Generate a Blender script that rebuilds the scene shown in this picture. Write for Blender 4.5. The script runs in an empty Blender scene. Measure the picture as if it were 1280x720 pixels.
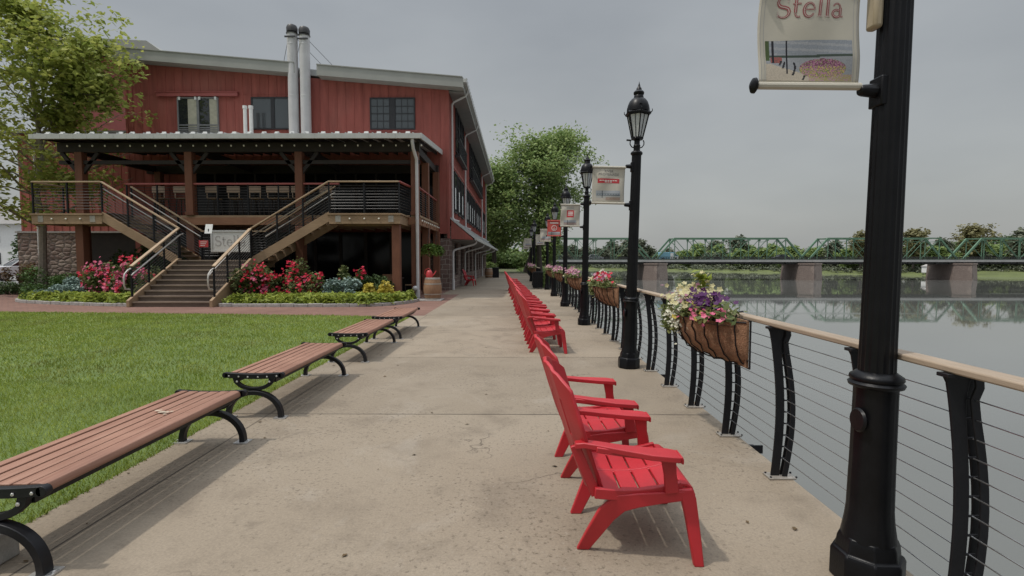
import bpy, bmesh, math, random
import numpy as np
from mathutils import Vector, Matrix
R = math.radians
SC = bpy.context.scene
COL = SC.collection

# ------------------------------------------------------------------ mesh builder
class MB:
    def __init__(s):
        s.v = []; s.f = []; s.m = []
    def add(s, vs, fs, mi=0):
        o = len(s.v); s.v.extend([tuple(p) for p in vs])
        for f in fs:
            s.f.append(tuple(i + o for i in f)); s.m.append(mi)
    def box(s, x0, x1, y0, y1, z0, z1, mi=0):
        if x0 > x1: x0, x1 = x1, x0
        if y0 > y1: y0, y1 = y1, y0
        if z0 > z1: z0, z1 = z1, z0
        s.add([(x0,y0,z0),(x1,y0,z0),(x1,y1,z0),(x0,y1,z0),(x0,y0,z1),(x1,y0,z1),(x1,y1,z1),(x0,y1,z1)],
              [(0,3,2,1),(4,5,6,7),(0,1,5,4),(1,2,6,5),(2,3,7,6),(3,0,4,7)], mi)
    def bar(s, a, b, w, h, up=(0,0,1), mi=0):
        """rectangular bar from a to b, w across, h along up"""
        a = Vector(a); b = Vector(b); d = (b - a).normalized(); u = Vector(up)
        r = d.cross(u)
        if r.length < 1e-5: r = d.cross(Vector((1,0,0)))
        r.normalize(); u = r.cross(d).normalized()
        P = []
        for c in (a, b):
            for q, t in ((-1,-1),(1,-1),(1,1),(-1,1)):
                P.append(c + r*(q*w/2) + u*(t*h/2))
        s.add(P, [(0,3,2,1)[::-1],(4,5,6,7)[::-1],(0,1,5,4)[::-1],(1,2,6,5)[::-1],(2,3,7,6)[::-1],(3,0,4,7)[::-1]], mi)
    def tube(s, pts, rad, n=8, mi=0, caps=True):
        pts = [Vector(p) for p in pts]
        if not hasattr(rad, '__len__'): rad = [rad]*len(pts)
        d0 = (pts[1]-pts[0]).normalized()
        ref = Vector((0,0,1)) if abs(d0.z) < .9 else Vector((1,0,0))
        r = d0.cross(ref).normalized()
        rings = []
        for i, p in enumerate(pts):
            if i == 0: d = pts[1]-pts[0]
            elif i == len(pts)-1: d = pts[-1]-pts[-2]
            else: d = (pts[i+1]-pts[i]).normalized() + (pts[i]-pts[i-1]).normalized()
            d.normalize()
            r = (r - d*r.dot(d))
            if r.length < 1e-6: r = d.orthogonal()
            r.normalize(); u = d.cross(r)
            rings.append([p + (r*math.cos(2*math.pi*k/n) + u*math.sin(2*math.pi*k/n))*rad[i] for k in range(n)])
        V = [q for ring in rings for q in ring]; F = []
        for i in range(len(pts)-1):
            for k in range(n):
                k2 = (k+1) % n
                F.append((i*n+k, i*n+k2, (i+1)*n+k2, (i+1)*n+k))
        if caps:
            F.append(tuple(range(n))[::-1]); F.append(tuple((len(pts)-1)*n+k for k in range(n)))
        s.add(V, F, mi)
    def lathe(s, prof, n=16, c=(0,0,0), mi=0, flute=None, a0=0.0, caps=True):
        """prof: list of (r, z); flute=(i0,i1,depth): rings between get alternate radii"""
        V = []; F = []
        for i, (r, z) in enumerate(prof):
            for k in range(n):
                rr = r
                if flute and flute[0] <= i <= flute[1] and k % 2: rr = r - flute[2]
                a = a0 + 2*math.pi*k/n
                V.append((c[0]+rr*math.cos(a), c[1]+rr*math.sin(a), c[2]+z))
        for i in range(len(prof)-1):
            for k in range(n):
                k2 = (k+1) % n
                F.append((i*n+k, i*n+k2, (i+1)*n+k2, (i+1)*n+k))
        if caps:
            F.append(tuple(range(n))[::-1]); F.append(tuple((len(prof)-1)*n+k for k in range(n)))
        s.add(V, F, mi)
    def prism(s, poly, y0, y1, plane='xz', mi=0):
        """extrude 2-D polygon: plane 'xz' along y, 'yz' along x, 'xy' along z"""
        n = len(poly)
        def P(a, b, t):
            return (a,t,b) if plane == 'xz' else ((t,a,b) if plane == 'yz' else (a,b,t))
        V = [P(a,b,y0) for a,b in poly] + [P(a,b,y1) for a,b in poly]
        F = [tuple(range(n)), tuple(range(2*n-1, n-1, -1))]
        F += [(i, i+n, (i+1)%n+n, (i+1)%n) for i in range(n)]
        s.add(V, F, mi)
    def arc_strip(s, path, w, d0, d1, plane='xz', mi=0):
        """2-D polyline band of width w, extruded from d0 to d1"""
        L = []; Rr = []
        for i, p in enumerate(path):
            a = path[max(0,i-1)]; b = path[min(len(path)-1,i+1)]
            dx, dz = b[0]-a[0], b[1]-a[1]; l = math.hypot(dx,dz) or 1
            ww = w[i] if hasattr(w,'__len__') else w
            L.append((p[0]-dz/l*ww/2, p[1]+dx/l*ww/2)); Rr.append((p[0]+dz/l*ww/2, p[1]-dx/l*ww/2))
        def P(a,t):
            return (a[0],t,a[1]) if plane=='xz' else ((t,a[0],a[1]) if plane=='yz' else (a[0],a[1],t))
        n = len(path); V = [P(a,d0) for a in L]+[P(a,d0) for a in Rr]+[P(a,d1) for a in L]+[P(a,d1) for a in Rr]
        F = []
        for i in range(n-1):
            F += [(i,i+1,n+i+1,n+i),(2*n+i,3*n+i,3*n+i+1,2*n+i+1),(i,2*n+i,2*n+i+1,i+1),(n+i,n+i+1,3*n+i+1,3*n+i)]
        F += [(0,n,3*n,2*n),(n-1,3*n-1,4*n-1,2*n-1)]
        s.add(V, F, mi)
    def ball(s, c, r, n=8, m=5, sx=1, sy=1, sz=1, mi=0):
        V=[]; F=[]
        for i in range(m+1):
            t = math.pi*i/m
            for k in range(n):
                a = 2*math.pi*k/n
                V.append((c[0]+sx*r*math.sin(t)*math.cos(a), c[1]+sy*r*math.sin(t)*math.sin(a), c[2]-sz*r*math.cos(t)))
        for i in range(m):
            for k in range(n):
                k2=(k+1)%n; F.append((i*n+k, i*n+k2, (i+1)*n+k2, (i+1)*n+k))
        s.add(V,F,mi)
    def build(s, name, mats, parent=None, world=False, smooth=35, bevel=0, loc=None, fix=True):
        me = bpy.data.meshes.new(name)
        V = s.v
        if world and parent is not None:
            w = parent_loc(parent)
            V = [(a-w[0], b-w[1], c-w[2]) for a,b,c in V]
        me.from_pydata(V, [], s.f)
        if not isinstance(mats, (list, tuple)): mats = [mats]
        for m in mats: me.materials.append(m)
        me.polygons.foreach_set('material_index', s.m)
        if fix:
            bm = bmesh.new(); bm.from_mesh(me)
            bmesh.ops.recalc_face_normals(bm, faces=bm.faces); bm.to_mesh(me); bm.free()
        if smooth:
            me.polygons.foreach_set('use_smooth', [True]*len(me.polygons))
            me.set_sharp_from_angle(angle=R(smooth))
        me.update()
        o = bpy.data.objects.new(name, me); COL.objects.link(o)
        if parent is not None: o.parent = parent
        if loc is not None: o.location = loc
        if bevel:
            b = o.modifiers.new('bevel', 'BEVEL'); b.width = bevel; b.segments = 2; b.limit_method = 'ANGLE'; b.angle_limit = R(40)
            b.harden_normals = False
        return o

def parent_loc(p):
    L = Vector((0,0,0))
    while p is not None:
        L += p.location; p = p.parent
    return L

def thing(name, label, cat, loc=(0,0,0), rz=0, group=None):
    o = bpy.data.objects.new(name, None); COL.objects.link(o)
    o.empty_display_size = .2
    o.location = loc; o.rotation_euler = (0,0,rz); o['label'] = label; o['category'] = cat
    if group: o['group'] = group
    return o
def tag(o, label, cat, group=None, kind=None):
    o['label'] = label; o['category'] = cat
    if group: o['group'] = group
    if kind: o['kind'] = kind
    return o
def struct(o, kind='structure', label=None):
    o['kind'] = kind
    if label: o['label'] = label
    return o
def dup(root, loc, rz, label, group=None):
    r = root.copy(); COL.objects.link(r); r.location = loc; r.rotation_euler = (root.rotation_euler[0], root.rotation_euler[1], rz)
    r['label'] = label
    if group: r['group'] = group
    for ch in list(root.children):
        c = ch.copy(); COL.objects.link(c); c.parent = r
        for g in list(ch.children):
            d = g.copy(); COL.objects.link(d); d.parent = c
    return r

def quads_mesh(name, V, nper, mats, mi=None, parent=None, loc=None, uvtint=None):
    """V: (N*nper,3) array; each nper verts is one face"""
    V = np.asarray(V, dtype=np.float32); N = len(V)//nper
    me = bpy.data.meshes.new(name)
    me.vertices.add(len(V)); me.vertices.foreach_set('co', V.ravel())
    me.loops.add(len(V)); me.loops.foreach_set('vertex_index', np.arange(len(V), dtype=np.int32))
    me.polygons.add(N); me.polygons.foreach_set('loop_start', np.arange(0, len(V), nper, dtype=np.int32))
    me.polygons.foreach_set('loop_total', np.full(N, nper, dtype=np.int32))
    if not isinstance(mats,(list,tuple)): mats=[mats]
    for m in mats: me.materials.append(m)
    if mi is not None: me.polygons.foreach_set('material_index', np.asarray(mi, dtype=np.int32))
    me.update(calc_edges=True); me.validate()
    o = bpy.data.objects.new(name, me); COL.objects.link(o)
    if parent is not None: o.parent = parent
    if loc is not None: o.location = loc
    return o

def leaf_quads(P, size, rng, up=.75, aspect=1.7, var=.35):
    """one diamond-shaped leaf face (4 verts) per point"""
    n = len(P)
    nrm = rng.normal(size=(n,3)); nrm[:,2] = np.abs(nrm[:,2]) + up
    nrm /= np.linalg.norm(nrm,axis=1)[:,None]
    t = rng.normal(size=(n,3)); t -= nrm*np.sum(t*nrm,axis=1)[:,None]; t /= np.linalg.norm(t,axis=1)[:,None]
    b = np.cross(nrm,t)
    sz = size*(1+var*rng.uniform(-1,1,size=(n,1)))
    L = t*sz*aspect*.5; W = b*sz*.5
    fold = nrm*sz*.12
    Q = np.stack([P-L, P-W*1.0+fold-L*.1, P+L, P+W+fold-L*.1], axis=1)
    return Q.reshape(-1,3)

def star_blossoms(P, size, rng, up=.5, facing=None, pet=5):
    """each blossom: pet petal quads round a centre; returns verts (quads)"""
    n=len(P)
    nrm = rng.normal(size=(n,3))*.7
    if facing is not None: nrm += np.array(facing)[None,:]
    nrm[:,2] += up; nrm /= np.linalg.norm(nrm,axis=1)[:,None]
    t = rng.normal(size=(n,3)); t -= nrm*np.sum(t*nrm,axis=1)[:,None]; t /= np.linalg.norm(t,axis=1)[:,None]
    b = np.cross(nrm,t); sz = size*(1+.3*rng.uniform(-1,1,size=(n,1)))
    out=[]
    for k in range(pet):
        a=2*math.pi*k/pet; h=math.pi/pet*.95
        d = t*math.cos(a)+b*math.sin(a); l=t*math.cos(a-h)+b*math.sin(a-h); r=t*math.cos(a+h)+b*math.sin(a+h)
        out.append(np.stack([P, P+l*sz*.36+nrm*sz*.06, P+d*sz*.52+nrm*sz*.16*rng.uniform(.2,1.2,size=(n,1)), P+r*sz*.36+nrm*sz*.06],axis=1))
    return np.concatenate(out,axis=0).reshape(-1,3)

# ------------------------------------------------------------------ materials
class NT:
    def __init__(s, m):
        m.use_nodes = True; s.m = m; s.t = m.node_tree; s.n = s.t.nodes
        s.b = s.n.get('Principled BSDF'); s.out = s.n.get('Material Output')
    def node(s, typ, **kw):
        n = s.n.new(typ)
        for k, v in kw.items():
            if k.startswith('i_'): n.inputs[k[2:].replace('_',' ')].default_value = v
            else: setattr(n, k, v)
        return n
    def link(s, a, b): s.t.links.new(a, b)
    def coords(s, kind='Object', scale=None):
        tc = s.node('ShaderNodeTexCoord')
        if scale is None: return tc.outputs[kind]
        mp = s.node('ShaderNodeMapping'); mp.inputs['Scale'].default_value = scale if hasattr(scale,'__len__') else (scale,)*3
        s.link(tc.outputs[kind], mp.inputs['Vector']); return mp.outputs['Vector']
    def noise(s, vec, scale, detail=4, rough=.55, dist=0):
        n = s.node('ShaderNodeTexNoise'); n.inputs['Scale'].default_value=scale; n.inputs['Detail'].default_value=detail
        n.inputs['Roughness'].default_value=rough; n.inputs['Distortion'].default_value=dist
        if vec is not None: s.link(vec, n.inputs['Vector'])
        return n.outputs['Fac']
    def ramp(s, fac, stops, interp='LINEAR'):
        r = s.node('ShaderNodeValToRGB'); r.color_ramp.interpolation = interp
        e = r.color_ramp.elements
        while len(e) < len(stops): e.new(.5)
        for i,(p,c) in enumerate(stops):
            e[i].position = p
            e[i].color = (c,c,c,1) if not hasattr(c,'__len__') else (*c[:3],1)
        s.link(fac, r.inputs['Fac']); return r.outputs['Color']
    def mix(s, fac, a, b, blend='MIX'):
        n = s.node('ShaderNodeMix', data_type='RGBA', blend_type=blend)
        for sock, v in ((n.inputs[0], fac),(n.inputs[6], a),(n.inputs[7], b)):
            if hasattr(v,'is_linked') or isinstance(v, bpy.types.NodeSocket): s.link(v, sock)
            elif hasattr(v,'__len__'): sock.default_value = (*v[:3],1)
            else: sock.default_value = v
        return n.outputs[2]
    def math(s, op, a, b=None, c=None):
        n = s.node('ShaderNodeMath', operation=op)
        for i,v in enumerate((a,b,c)):
            if v is None: continue
            if isinstance(v, bpy.types.NodeSocket): s.link(v, n.inputs[i])
            else: n.inputs[i].default_value = v
        return n.outputs[0]
    def bump(s, h, strength=.3, dist=.01):
        b = s.node('ShaderNodeBump'); b.inputs['Strength'].default_value=strength; b.inputs['Distance'].default_value=dist
        s.link(h, b.inputs['Height']); s.link(b.outputs['Normal'], s.b.inputs['Normal'])
    def base(s, col):
        if isinstance(col, bpy.types.NodeSocket): s.link(col, s.b.inputs['Base Color'])
        else: s.b.inputs['Base Color'].default_value = (*col[:3],1)
    def rough(s, r):
        if isinstance(r, bpy.types.NodeSocket): s.link(r, s.b.inputs['Roughness'])
        else: s.b.inputs['Roughness'].default_value = r

def mat(name, col, rough=.6, amt=.15, scale=4, metal=0, bump=0, bscale=60, spec=.5, fine=0, stretch=None, coat=0):
    m = bpy.data.materials.new(name); t = NT(m)
    vec = t.coords('Object', stretch) if stretch else t.coords('Object')
    f = t.noise(vec, scale, 5, .6)
    a = tuple(c*(1-amt) for c in col); b = tuple(min(1,c*(1+amt)) for c in col)
    c = t.ramp(f, [(.3,a),(.7,b)])
    if fine:
        g = t.noise(vec, scale*14, 3, .6)
        c = t.mix(t.ramp(g,[(.35,0),(.65,fine)]), c, tuple(x*.45 for x in col))
    t.base(c); t.rough(rough); t.b.inputs['Metallic'].default_value = metal
    t.b.inputs['Specular IOR Level'].default_value = spec
    if coat: t.b.inputs['Coat Weight'].default_value = coat
    if bump: t.bump(t.noise(vec, bscale, 4, .6), bump, .01)
    return m

def leafmat(name, c1, c2, c3=None, trans=.35, rough=.55, spec=.25, dry=None):
    """leaf colours vary per leaf; part of the light shines through"""
    m = bpy.data.materials.new(name); t = NT(m)
    g = t.node('ShaderNodeNewGeometry')
    stops = [(0,c1),(.6,c2)] + ([(1,c3)] if c3 else [])
    c = t.ramp(g.outputs['Random Per Island'], stops)
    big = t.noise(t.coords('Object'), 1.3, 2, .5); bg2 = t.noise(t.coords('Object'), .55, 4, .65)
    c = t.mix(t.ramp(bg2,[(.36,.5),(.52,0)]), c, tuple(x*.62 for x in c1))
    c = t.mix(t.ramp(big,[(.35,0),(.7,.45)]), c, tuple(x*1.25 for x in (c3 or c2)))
    if dry: c = t.mix(t.ramp(t.noise(t.coords('Object'), .9, 5, .7, .5),[(.50,0),(.68,.6)]), c, dry)
    t.base(c); t.rough(rough); t.b.inputs['Specular IOR Level'].default_value = spec
    if trans:
        tr = t.node('ShaderNodeBsdfTranslucent'); t.link(c, tr.inputs['Color'])
        mx = t.node('ShaderNodeMixShader'); mx.inputs[0].default_value = trans
        t.link(t.b.outputs[0], mx.inputs[1]); t.link(tr.outputs[0], mx.inputs[2]); t.link(mx.outputs[0], t.out.inputs['Surface'])
    return m

def wood(name, c1, c2, axis=0, rough=.6, scale=3, bump=.15):
    m = bpy.data.materials.new(name); t = NT(m)
    st = [16,16,16]; st[axis] = 1.0
    vec = t.coords('Object', tuple(st))
    f = t.noise(vec, scale, 6, .65, .4); g = t.noise(t.coords('Object'), 1.1, 3, .6)
    c = t.ramp(f,[(.28,c1),(.72,c2)])
    c = t.mix(t.ramp(g,[(.4,0),(.75,.5)]), c, tuple(x*.62 for x in c1))
    t.base(c); t.rough(rough); t.b.inputs['Specular IOR Level'].default_value=.3
    t.bump(f, bump, .006)
    return m
M = {}
# ------------------------------------------------------------------ shared materials
def concrete_mat():
    m = bpy.data.materials.new('promenade_concrete'); t = NT(m)
    v = t.coords('Object')
    big = t.noise(v, .32, 5, .6, .4); mid = t.noise(v, 1.7, 7, .68, .3); fine = t.noise(v, 70, 5, .75); agg = t.noise(v, 30, 4, .7)
    c = t.ramp(big, [(.28,(.222,.180,.133)),(.5,(.256,.211,.158)),(.72,(.290,.244,.188))])
    # each poured slab has its own tone
    s = t.node('ShaderNodeSeparateXYZ'); t.link(v, s.inputs[0])
    idx = t.math('FLOOR', t.math('DIVIDE', t.math('SUBTRACT', s.outputs[1], 2.05), 3.05))
    wn = t.node('ShaderNodeTexWhiteNoise', noise_dimensions='1D'); t.link(idx, wn.inputs['W'])
    c = t.mix(1.0, c, t.ramp(wn.outputs['Value'], [(0,.90),(1,1.09)]), 'MULTIPLY')
    c = t.mix(t.ramp(mid,[(.33,.55),(.5,0)]), c, (.160,.128,.095))
    st = t.noise(v, .75, 5, .72, 1.2)
    c = t.mix(t.ramp(st,[(.56,0),(.70,.45)]), c, (.315,.275,.225))
    dk = t.noise(v, 2.9, 5, .6, .6)
    c = t.mix(t.ramp(dk,[(.63,0),(.74,.55)]), c, (.115,.092,.070))
    c = t.mix(1.0, c, t.ramp(fine, [(.3,.80),(.7,1.17)]), 'MULTIPLY')
    patch = t.ramp(t.noise(v, .55, 4, .6), [(.40,.15),(.56,1)])
    c = t.mix(t.math('MULTIPLY', t.ramp(agg,[(.36,.85),(.44,0)]), patch), c, (.10,.080,.060))
    c = t.mix(t.math('MULTIPLY', t.ramp(agg,[(.60,0),(.68,.4)]), patch), c, (.36,.325,.28))
    # hairline cracks, only here and there
    wv = t.node('ShaderNodeMix', data_type='VECTOR'); wv.inputs[0].default_value=.5
    n3 = t.node('ShaderNodeTexNoise'); n3.inputs['Scale'].default_value=2.6; n3.inputs['Detail'].default_value=6; t.link(v,n3.inputs['Vector'])
    t.link(v, wv.inputs[4]); t.link(n3.outputs['Color'], wv.inputs[5])
    cr = t.node('ShaderNodeTexVoronoi', feature='DISTANCE_TO_EDGE'); cr.inputs['Scale'].default_value=.9; t.link(wv.outputs[1], cr.inputs['Vector'])
    cm = t.math('MULTIPLY', t.ramp(cr.outputs['Distance'],[(.002,1),(.006,0)]), t.ramp(t.noise(v,.42,2,.5),[(.53,0),(.60,.8)]))
    c = t.mix(cm, c, (.06,.047,.037))
    t.base(c); t.rough(t.ramp(mid,[(.3,.66),(.7,.88)])); t.b.inputs['Specular IOR Level'].default_value=.25
    h = t.math('ADD', t.math('MULTIPLY', fine, .5), t.math('MULTIPLY', t.math('MULTIPLY', agg, patch), .8)); h = t.math('SUBTRACT', h, t.math('MULTIPLY', cm, 1.0))
    t.bump(h, .24, .004)
    return m
def brick_mat(name, c1, c2, mortar, bw, bh, ms, vertical=False, rough=.8, distort=0, offs=.5, bump=.5):
    m = bpy.data.materials.new(name); t = NT(m)
    v = t.coords('Object')
    if vertical:
        s = t.node('ShaderNodeSeparateXYZ'); t.link(v, s.inputs[0]); c = t.node('ShaderNodeCombineXYZ')
        t.link(t.math('ADD', s.outputs[0], s.outputs[1]), c.inputs[0]); t.link(s.outputs[2], c.inputs[1]); v = c.outputs[0]
    src = v
    if distort:
        n = t.node('ShaderNodeTexNoise'); n.inputs['Scale'].default_value=2.2; n.inputs['Detail'].default_value=3; t.link(v, n.inputs['Vector'])
        mx = t.node('ShaderNodeVectorMath', operation='MULTIPLY_ADD'); mx.inputs[1].default_value=(distort,)*3
        t.link(n.outputs['Color'], mx.inputs[0]); t.link(v, mx.inputs[2]); src = mx.outputs[0]
    b = t.node('ShaderNodeTexBrick'); t.link(src, b.inputs['Vector'])
    b.inputs['Scale'].default_value=1; b.inputs['Brick Width'].default_value=bw; b.inputs['Row Height'].default_value=bh
    b.inputs['Mortar Size'].default_value=ms; b.inputs['Mortar Smooth'].default_value=.2; b.inputs['Bias'].default_value=0
    b.offset = offs; b.squash = .75 if distort else 1; b.squash_frequency = 3
    b.inputs['Color1'].default_value=(*c1,1); b.inputs['Color2'].default_value=(*c2,1); b.inputs['Mortar'].default_value=(*mortar,1)
    big = t.noise(v, .5, 4, .6); fine = t.noise(v, 18, 4, .65)
    c = t.mix(t.ramp(big,[(.3,.45),(.65,0)]), b.outputs['Color'], tuple(x*.5 for x in c1))
    c = t.mix(t.ramp(fine,[(.3,.4),(.6,0)]), c, tuple(x*.4 for x in c2))
    t.base(c); t.rough(rough); t.b.inputs['Specular IOR Level'].default_value=.25
    h = t.math('ADD', t.math('MULTIPLY', b.outputs['Fac'], -1.0), t.math('MULTIPLY', fine, .35))
    t.bump(h, bump, .012 if not distort else .03)
    return m
def rubble_mat(name, cols, mortar, scale=2.6):
    m = bpy.data.materials.new(name); t = NT(m); v = t.coords('Object', (scale, scale, scale*1.7))
    vo = t.node('ShaderNodeTexVoronoi', feature='F1'); vo.inputs['Scale'].default_value=1; t.link(v, vo.inputs['Vector']); vo.inputs['Randomness'].default_value=.8
    ed = t.node('ShaderNodeTexVoronoi', feature='DISTANCE_TO_EDGE'); ed.inputs['Scale'].default_value=1; t.link(v, ed.inputs['Vector']); ed.inputs['Randomness'].default_value=.8
    s = t.node('ShaderNodeSeparateColor'); t.link(vo.outputs['Color'], s.inputs[0])
    c = t.ramp(s.outputs[0], [(i/(len(cols)-1), q) for i,q in enumerate(cols)])
    e = t.ramp(ed.outputs['Distance'],[(.02,0),(.08,1)])
    f = t.noise(t.coords('Object'), 9, 5, .65)
    c = t.mix(t.ramp(f,[(.3,.55),(.6,0)]), c, (.05,.04,.035))
    t.base(t.mix(e, mortar, c)); t.rough(.85); t.b.inputs['Specular IOR Level'].default_value=.2
    t.bump(t.math('ADD', t.ramp(ed.outputs['Distance'],[(0,0),(.3,1)]), t.math('MULTIPLY', f, .4)), .8, .05)
    return m
def siding_mat(name, col):
    m = bpy.data.materials.new(name); t = NT(m); v = t.coords('Object')
    w = t.noise(t.coords('Object',(3,3,.35)), 1.2, 5, .65); f = t.noise(v, 26, 4, .6); b = t.noise(v,.4,3,.5)
    c = t.ramp(w,[(.25,tuple(x*.62 for x in col)),(.75,tuple(x*1.14 for x in col))])
    c = t.mix(t.ramp(b,[(.5,0),(.8,.3)]), c, (col[0]*1.05, col[1]*1.9, col[2]*1.9))
    t.base(c); t.rough(.7); t.b.inputs['Specular IOR Level'].default_value=.3; t.bump(f,.15,.004)
    return m
def glass_mat(name, col=(.02,.023,.026), rough=.04):
    m = bpy.data.materials.new(name); t = NT(m); t.base(col); t.rough(rough); t.b.inputs['Specular IOR Level'].default_value=.8
    t.bump(t.noise(t.coords('Object'), 1.7, 2, .5), .05, .02)
    return m
def water_mat():
    m = bpy.data.materials.new('river_water'); t = NT(m); v = t.coords('Object')
    big = t.noise(t.coords('Object',(.006,.02,1)), 1, 4, .55, .5)
    c = t.ramp(big,[(.35,(.118,.122,.112)),(.65,(.142,.146,.137))])
    t.base(c); t.b.inputs['IOR'].default_value=1.6; t.b.inputs['Specular IOR Level'].default_value=.5
    
    streak = t.noise(t.coords('Object',(.012,.16,1)), 1, 3, .5, .6)
    t.rough(t.math('ADD', t.ramp(big,[(.45,.012),(.70,.05)]), t.ramp(streak,[(.62,0),(.70,.10)])))
    n1 = t.noise(t.coords('Object',(1,1,1)), 1.6, 4, .6); n2 = t.noise(t.coords('Object',(.25,.6,1)), .4, 3, .5)
    t.bump(t.math('ADD', t.math('MULTIPLY', n1, .3), n2), .018, .2)
    return m
def grass_ground_mat():
    m = bpy.data.materials.new('lawn_soil'); t = NT(m); v = t.coords('Object')
    a = t.noise(v, .5, 4, .6); b = t.noise(v, 30, 4, .7)
    c = t.ramp(a,[(.3,(.09,.14,.028)),(.7,(.135,.185,.04))]); c = t.mix(t.ramp(b,[(.35,.6),(.6,0)]), c, (.06,.085,.024))
    t.base(c); t.rough(.9); t.bump(b,.6,.03); return m
def attr_mat(name, attr='print', rough=.7):
    m = bpy.data.materials.new(name); t = NT(m)
    a = t.node('ShaderNodeVertexColor', layer_name=attr); t.base(a.outputs['Color']); t.rough(rough)
    t.b.inputs['Specular IOR Level'].default_value=.25
    return m

M['concrete'] = concrete_mat()
M['brick'] = brick_mat('brick_paving', (.215,.115,.09), (.27,.155,.12), (.135,.105,.088), .21, .105, .006)
M['stone'] = brick_mat('dressed_stone', (.13,.085,.075), (.225,.16,.138), (.38,.34,.29), .46, .24, .016, vertical=True, distort=.22, bump=.7)
M['rubble'] = rubble_mat('rubble_stone', [(.17,.115,.10),(.26,.19,.16),(.36,.285,.24),(.21,.145,.12)], (.13,.11,.10))
M['kerb'] = mat('granite_kerb', (.36,.34,.32), .8, .25, 9, bump=.5, bscale=40, fine=.4)
M['red'] = siding_mat('red_board_siding', (.35,.100,.080))
M['redtrim'] = mat('red_painted_trim', (.33,.085,.076), .55, .1, 3, bump=.1)
M['post'] = wood('brown_timber_post', (.135,.053,.031), (.21,.09,.052), 2)
M['beam'] = wood('brown_timber_beam', (.22,.105,.058), (.33,.175,.10), 0)
M['deckwood'] = wood('tan_deck_timber', (.26,.17,.10), (.38,.265,.165), 0)
M['railwood'] = wood('pale_handrail_timber', (.35,.245,.155), (.48,.36,.24), 0)
M['capwood'] = wood('weathered_cap_rail', (.30,.23,.165), (.41,.325,.245), 1, bump=.3)
M['tread'] = wood('dark_tread_timber', (.10,.072,.055), (.17,.125,.095), 0)
M['treadnose'] = wood('worn_tread_edge', (.2,.15,.11), (.3,.24,.18), 0)
M['darkwood'] = mat('dark_stained_timber', (.022,.015,.012), .7, .3, 3, bump=.1)
M['black_steel'] = mat('black_painted_steel', (.010,.010,.012), .45, .35, 5, bump=.08, bscale=120, spec=.28)
M['lamp_black'] = mat('black_cast_iron_paint', (.0045,.0045,.0055), .36, .4, 6, bump=.10, bscale=90, spec=.22)
M['rod'] = mat('dark_steel_rod', (.06,.058,.058), .4, .2, 6, metal=.4)
M['cable'] = mat('stainless_cable', (.30,.30,.30), .35, .1, 9, metal=.85)
M['piperail'] = mat('grey_pipe_handrail', (.5,.47,.43), .4, .1, 5, metal=.3)
M['fascia'] = mat('grey_metal_fascia', (.30,.30,.275), .5, .08, 1.2, bump=.03)
M['gutter'] = mat('pale_grey_gutter', (.46,.46,.44), .42, .1, 2)
M['downspout'] = mat('off_white_downspout', (.55,.54,.53), .45, .08, 3)
M['roofmetal'] = mat('standing_seam_roof', (.42,.43,.42), .42, .08, 1)
M['wingroof'] = mat('dull_wing_roof', (.17,.175,.175), .6, .12, .8)
M['soffit'] = mat('grey_soffit', (.20,.19,.18), .7, .1, 2)
M['flue'] = mat('pale_painted_flue', (.50,.49,.49), .6, .08, 2)
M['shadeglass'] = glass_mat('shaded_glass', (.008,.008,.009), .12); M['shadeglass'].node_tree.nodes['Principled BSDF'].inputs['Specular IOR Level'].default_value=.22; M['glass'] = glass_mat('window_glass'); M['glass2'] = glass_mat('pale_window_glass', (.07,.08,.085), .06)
M['frame'] = mat('black_window_frame', (.022,.022,.025), .5, .2, 6)
M['gframe'] = mat('grey_window_frame', (.20,.20,.20), .5, .15, 6)
M['curtain'] = mat('cream_curtain', (.42,.40,.31), .9, .15, 6)
M['white'] = mat('white_paint', (.72,.72,.70), .55, .06, 4)
M['bulb'] = mat('frosted_bulb_glass', (.75,.72,.62), .25, .05, 5)
M['chair'] = mat('red_moulded_plastic', (.42,.014,.022), .48, .14, 3.0, bump=.10, bscale=220, spec=.6)
M['slat'] = wood('redwood_slat', (.245,.118,.080), (.385,.222,.160), 1, rough=.5, scale=2.2, bump=.2)
M['steel'] = mat('galvanised_bolt', (.55,.54,.52), .4, .2, 20, metal=.7)
M['coco'] = mat('coir_liner', (.29,.155,.085), .9, .35, 14, bump=.9, bscale=90, fine=.5)
M['banner'] = mat('cream_banner_cloth', (.46,.43,.36), .75, .07, 5, bump=.06, bscale=250)
M['bannerred'] = mat('red_banner_cloth', (.46,.075,.06), .75, .1, 5)
M['inkred'] = mat('red_print', (.44,.035,.04), .7, .08, 9); M['inkdark'] = mat('dark_print', (.13,.12,.12), .7, .08, 9)
M['inkmaroon'] = mat('maroon_print', (.27,.07,.07), .7, .08, 9)
M['inkwhite'] = mat('white_print', (.68,.65,.6), .7, .05, 9)
M['inkgrey'] = mat('grey_print', (.33,.32,.31), .7, .05, 9)
M['print'] = attr_mat('printed_photo')
M['lampglass'] = mat('frosted_lantern_glass', (.50,.52,.52), .25, .05, 3)
M['bark'] = mat('grey_bark', (.26,.225,.18), .9, .3, 8, bump=.8, bscale=24, fine=.4)
M['darkbark'] = mat('dark_bark', (.07,.056,.045), .9, .3, 8, bump=.8, bscale=24)
M['soil'] = mat('dark_mulch', (.045,.032,.024), .95, .4, 12, bump=.9, bscale=60)
M['lawn'] = grass_ground_mat()
M['water'] = water_mat()
M['bridge'] = mat('green_bridge_paint', (.105,.195,.125), .6, .15, .5)
M['bridgerail'] = mat('dark_bridge_parapet', (.035,.035,.035), .7, .2, 2)
M['bridgedeck'] = mat('pale_bridge_deck_edge', (.34,.34,.33), .7, .15, .6)
M['asphalt'] = mat('asphalt', (.05,.05,.052), .85, .2, 3, bump=.3)
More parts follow.
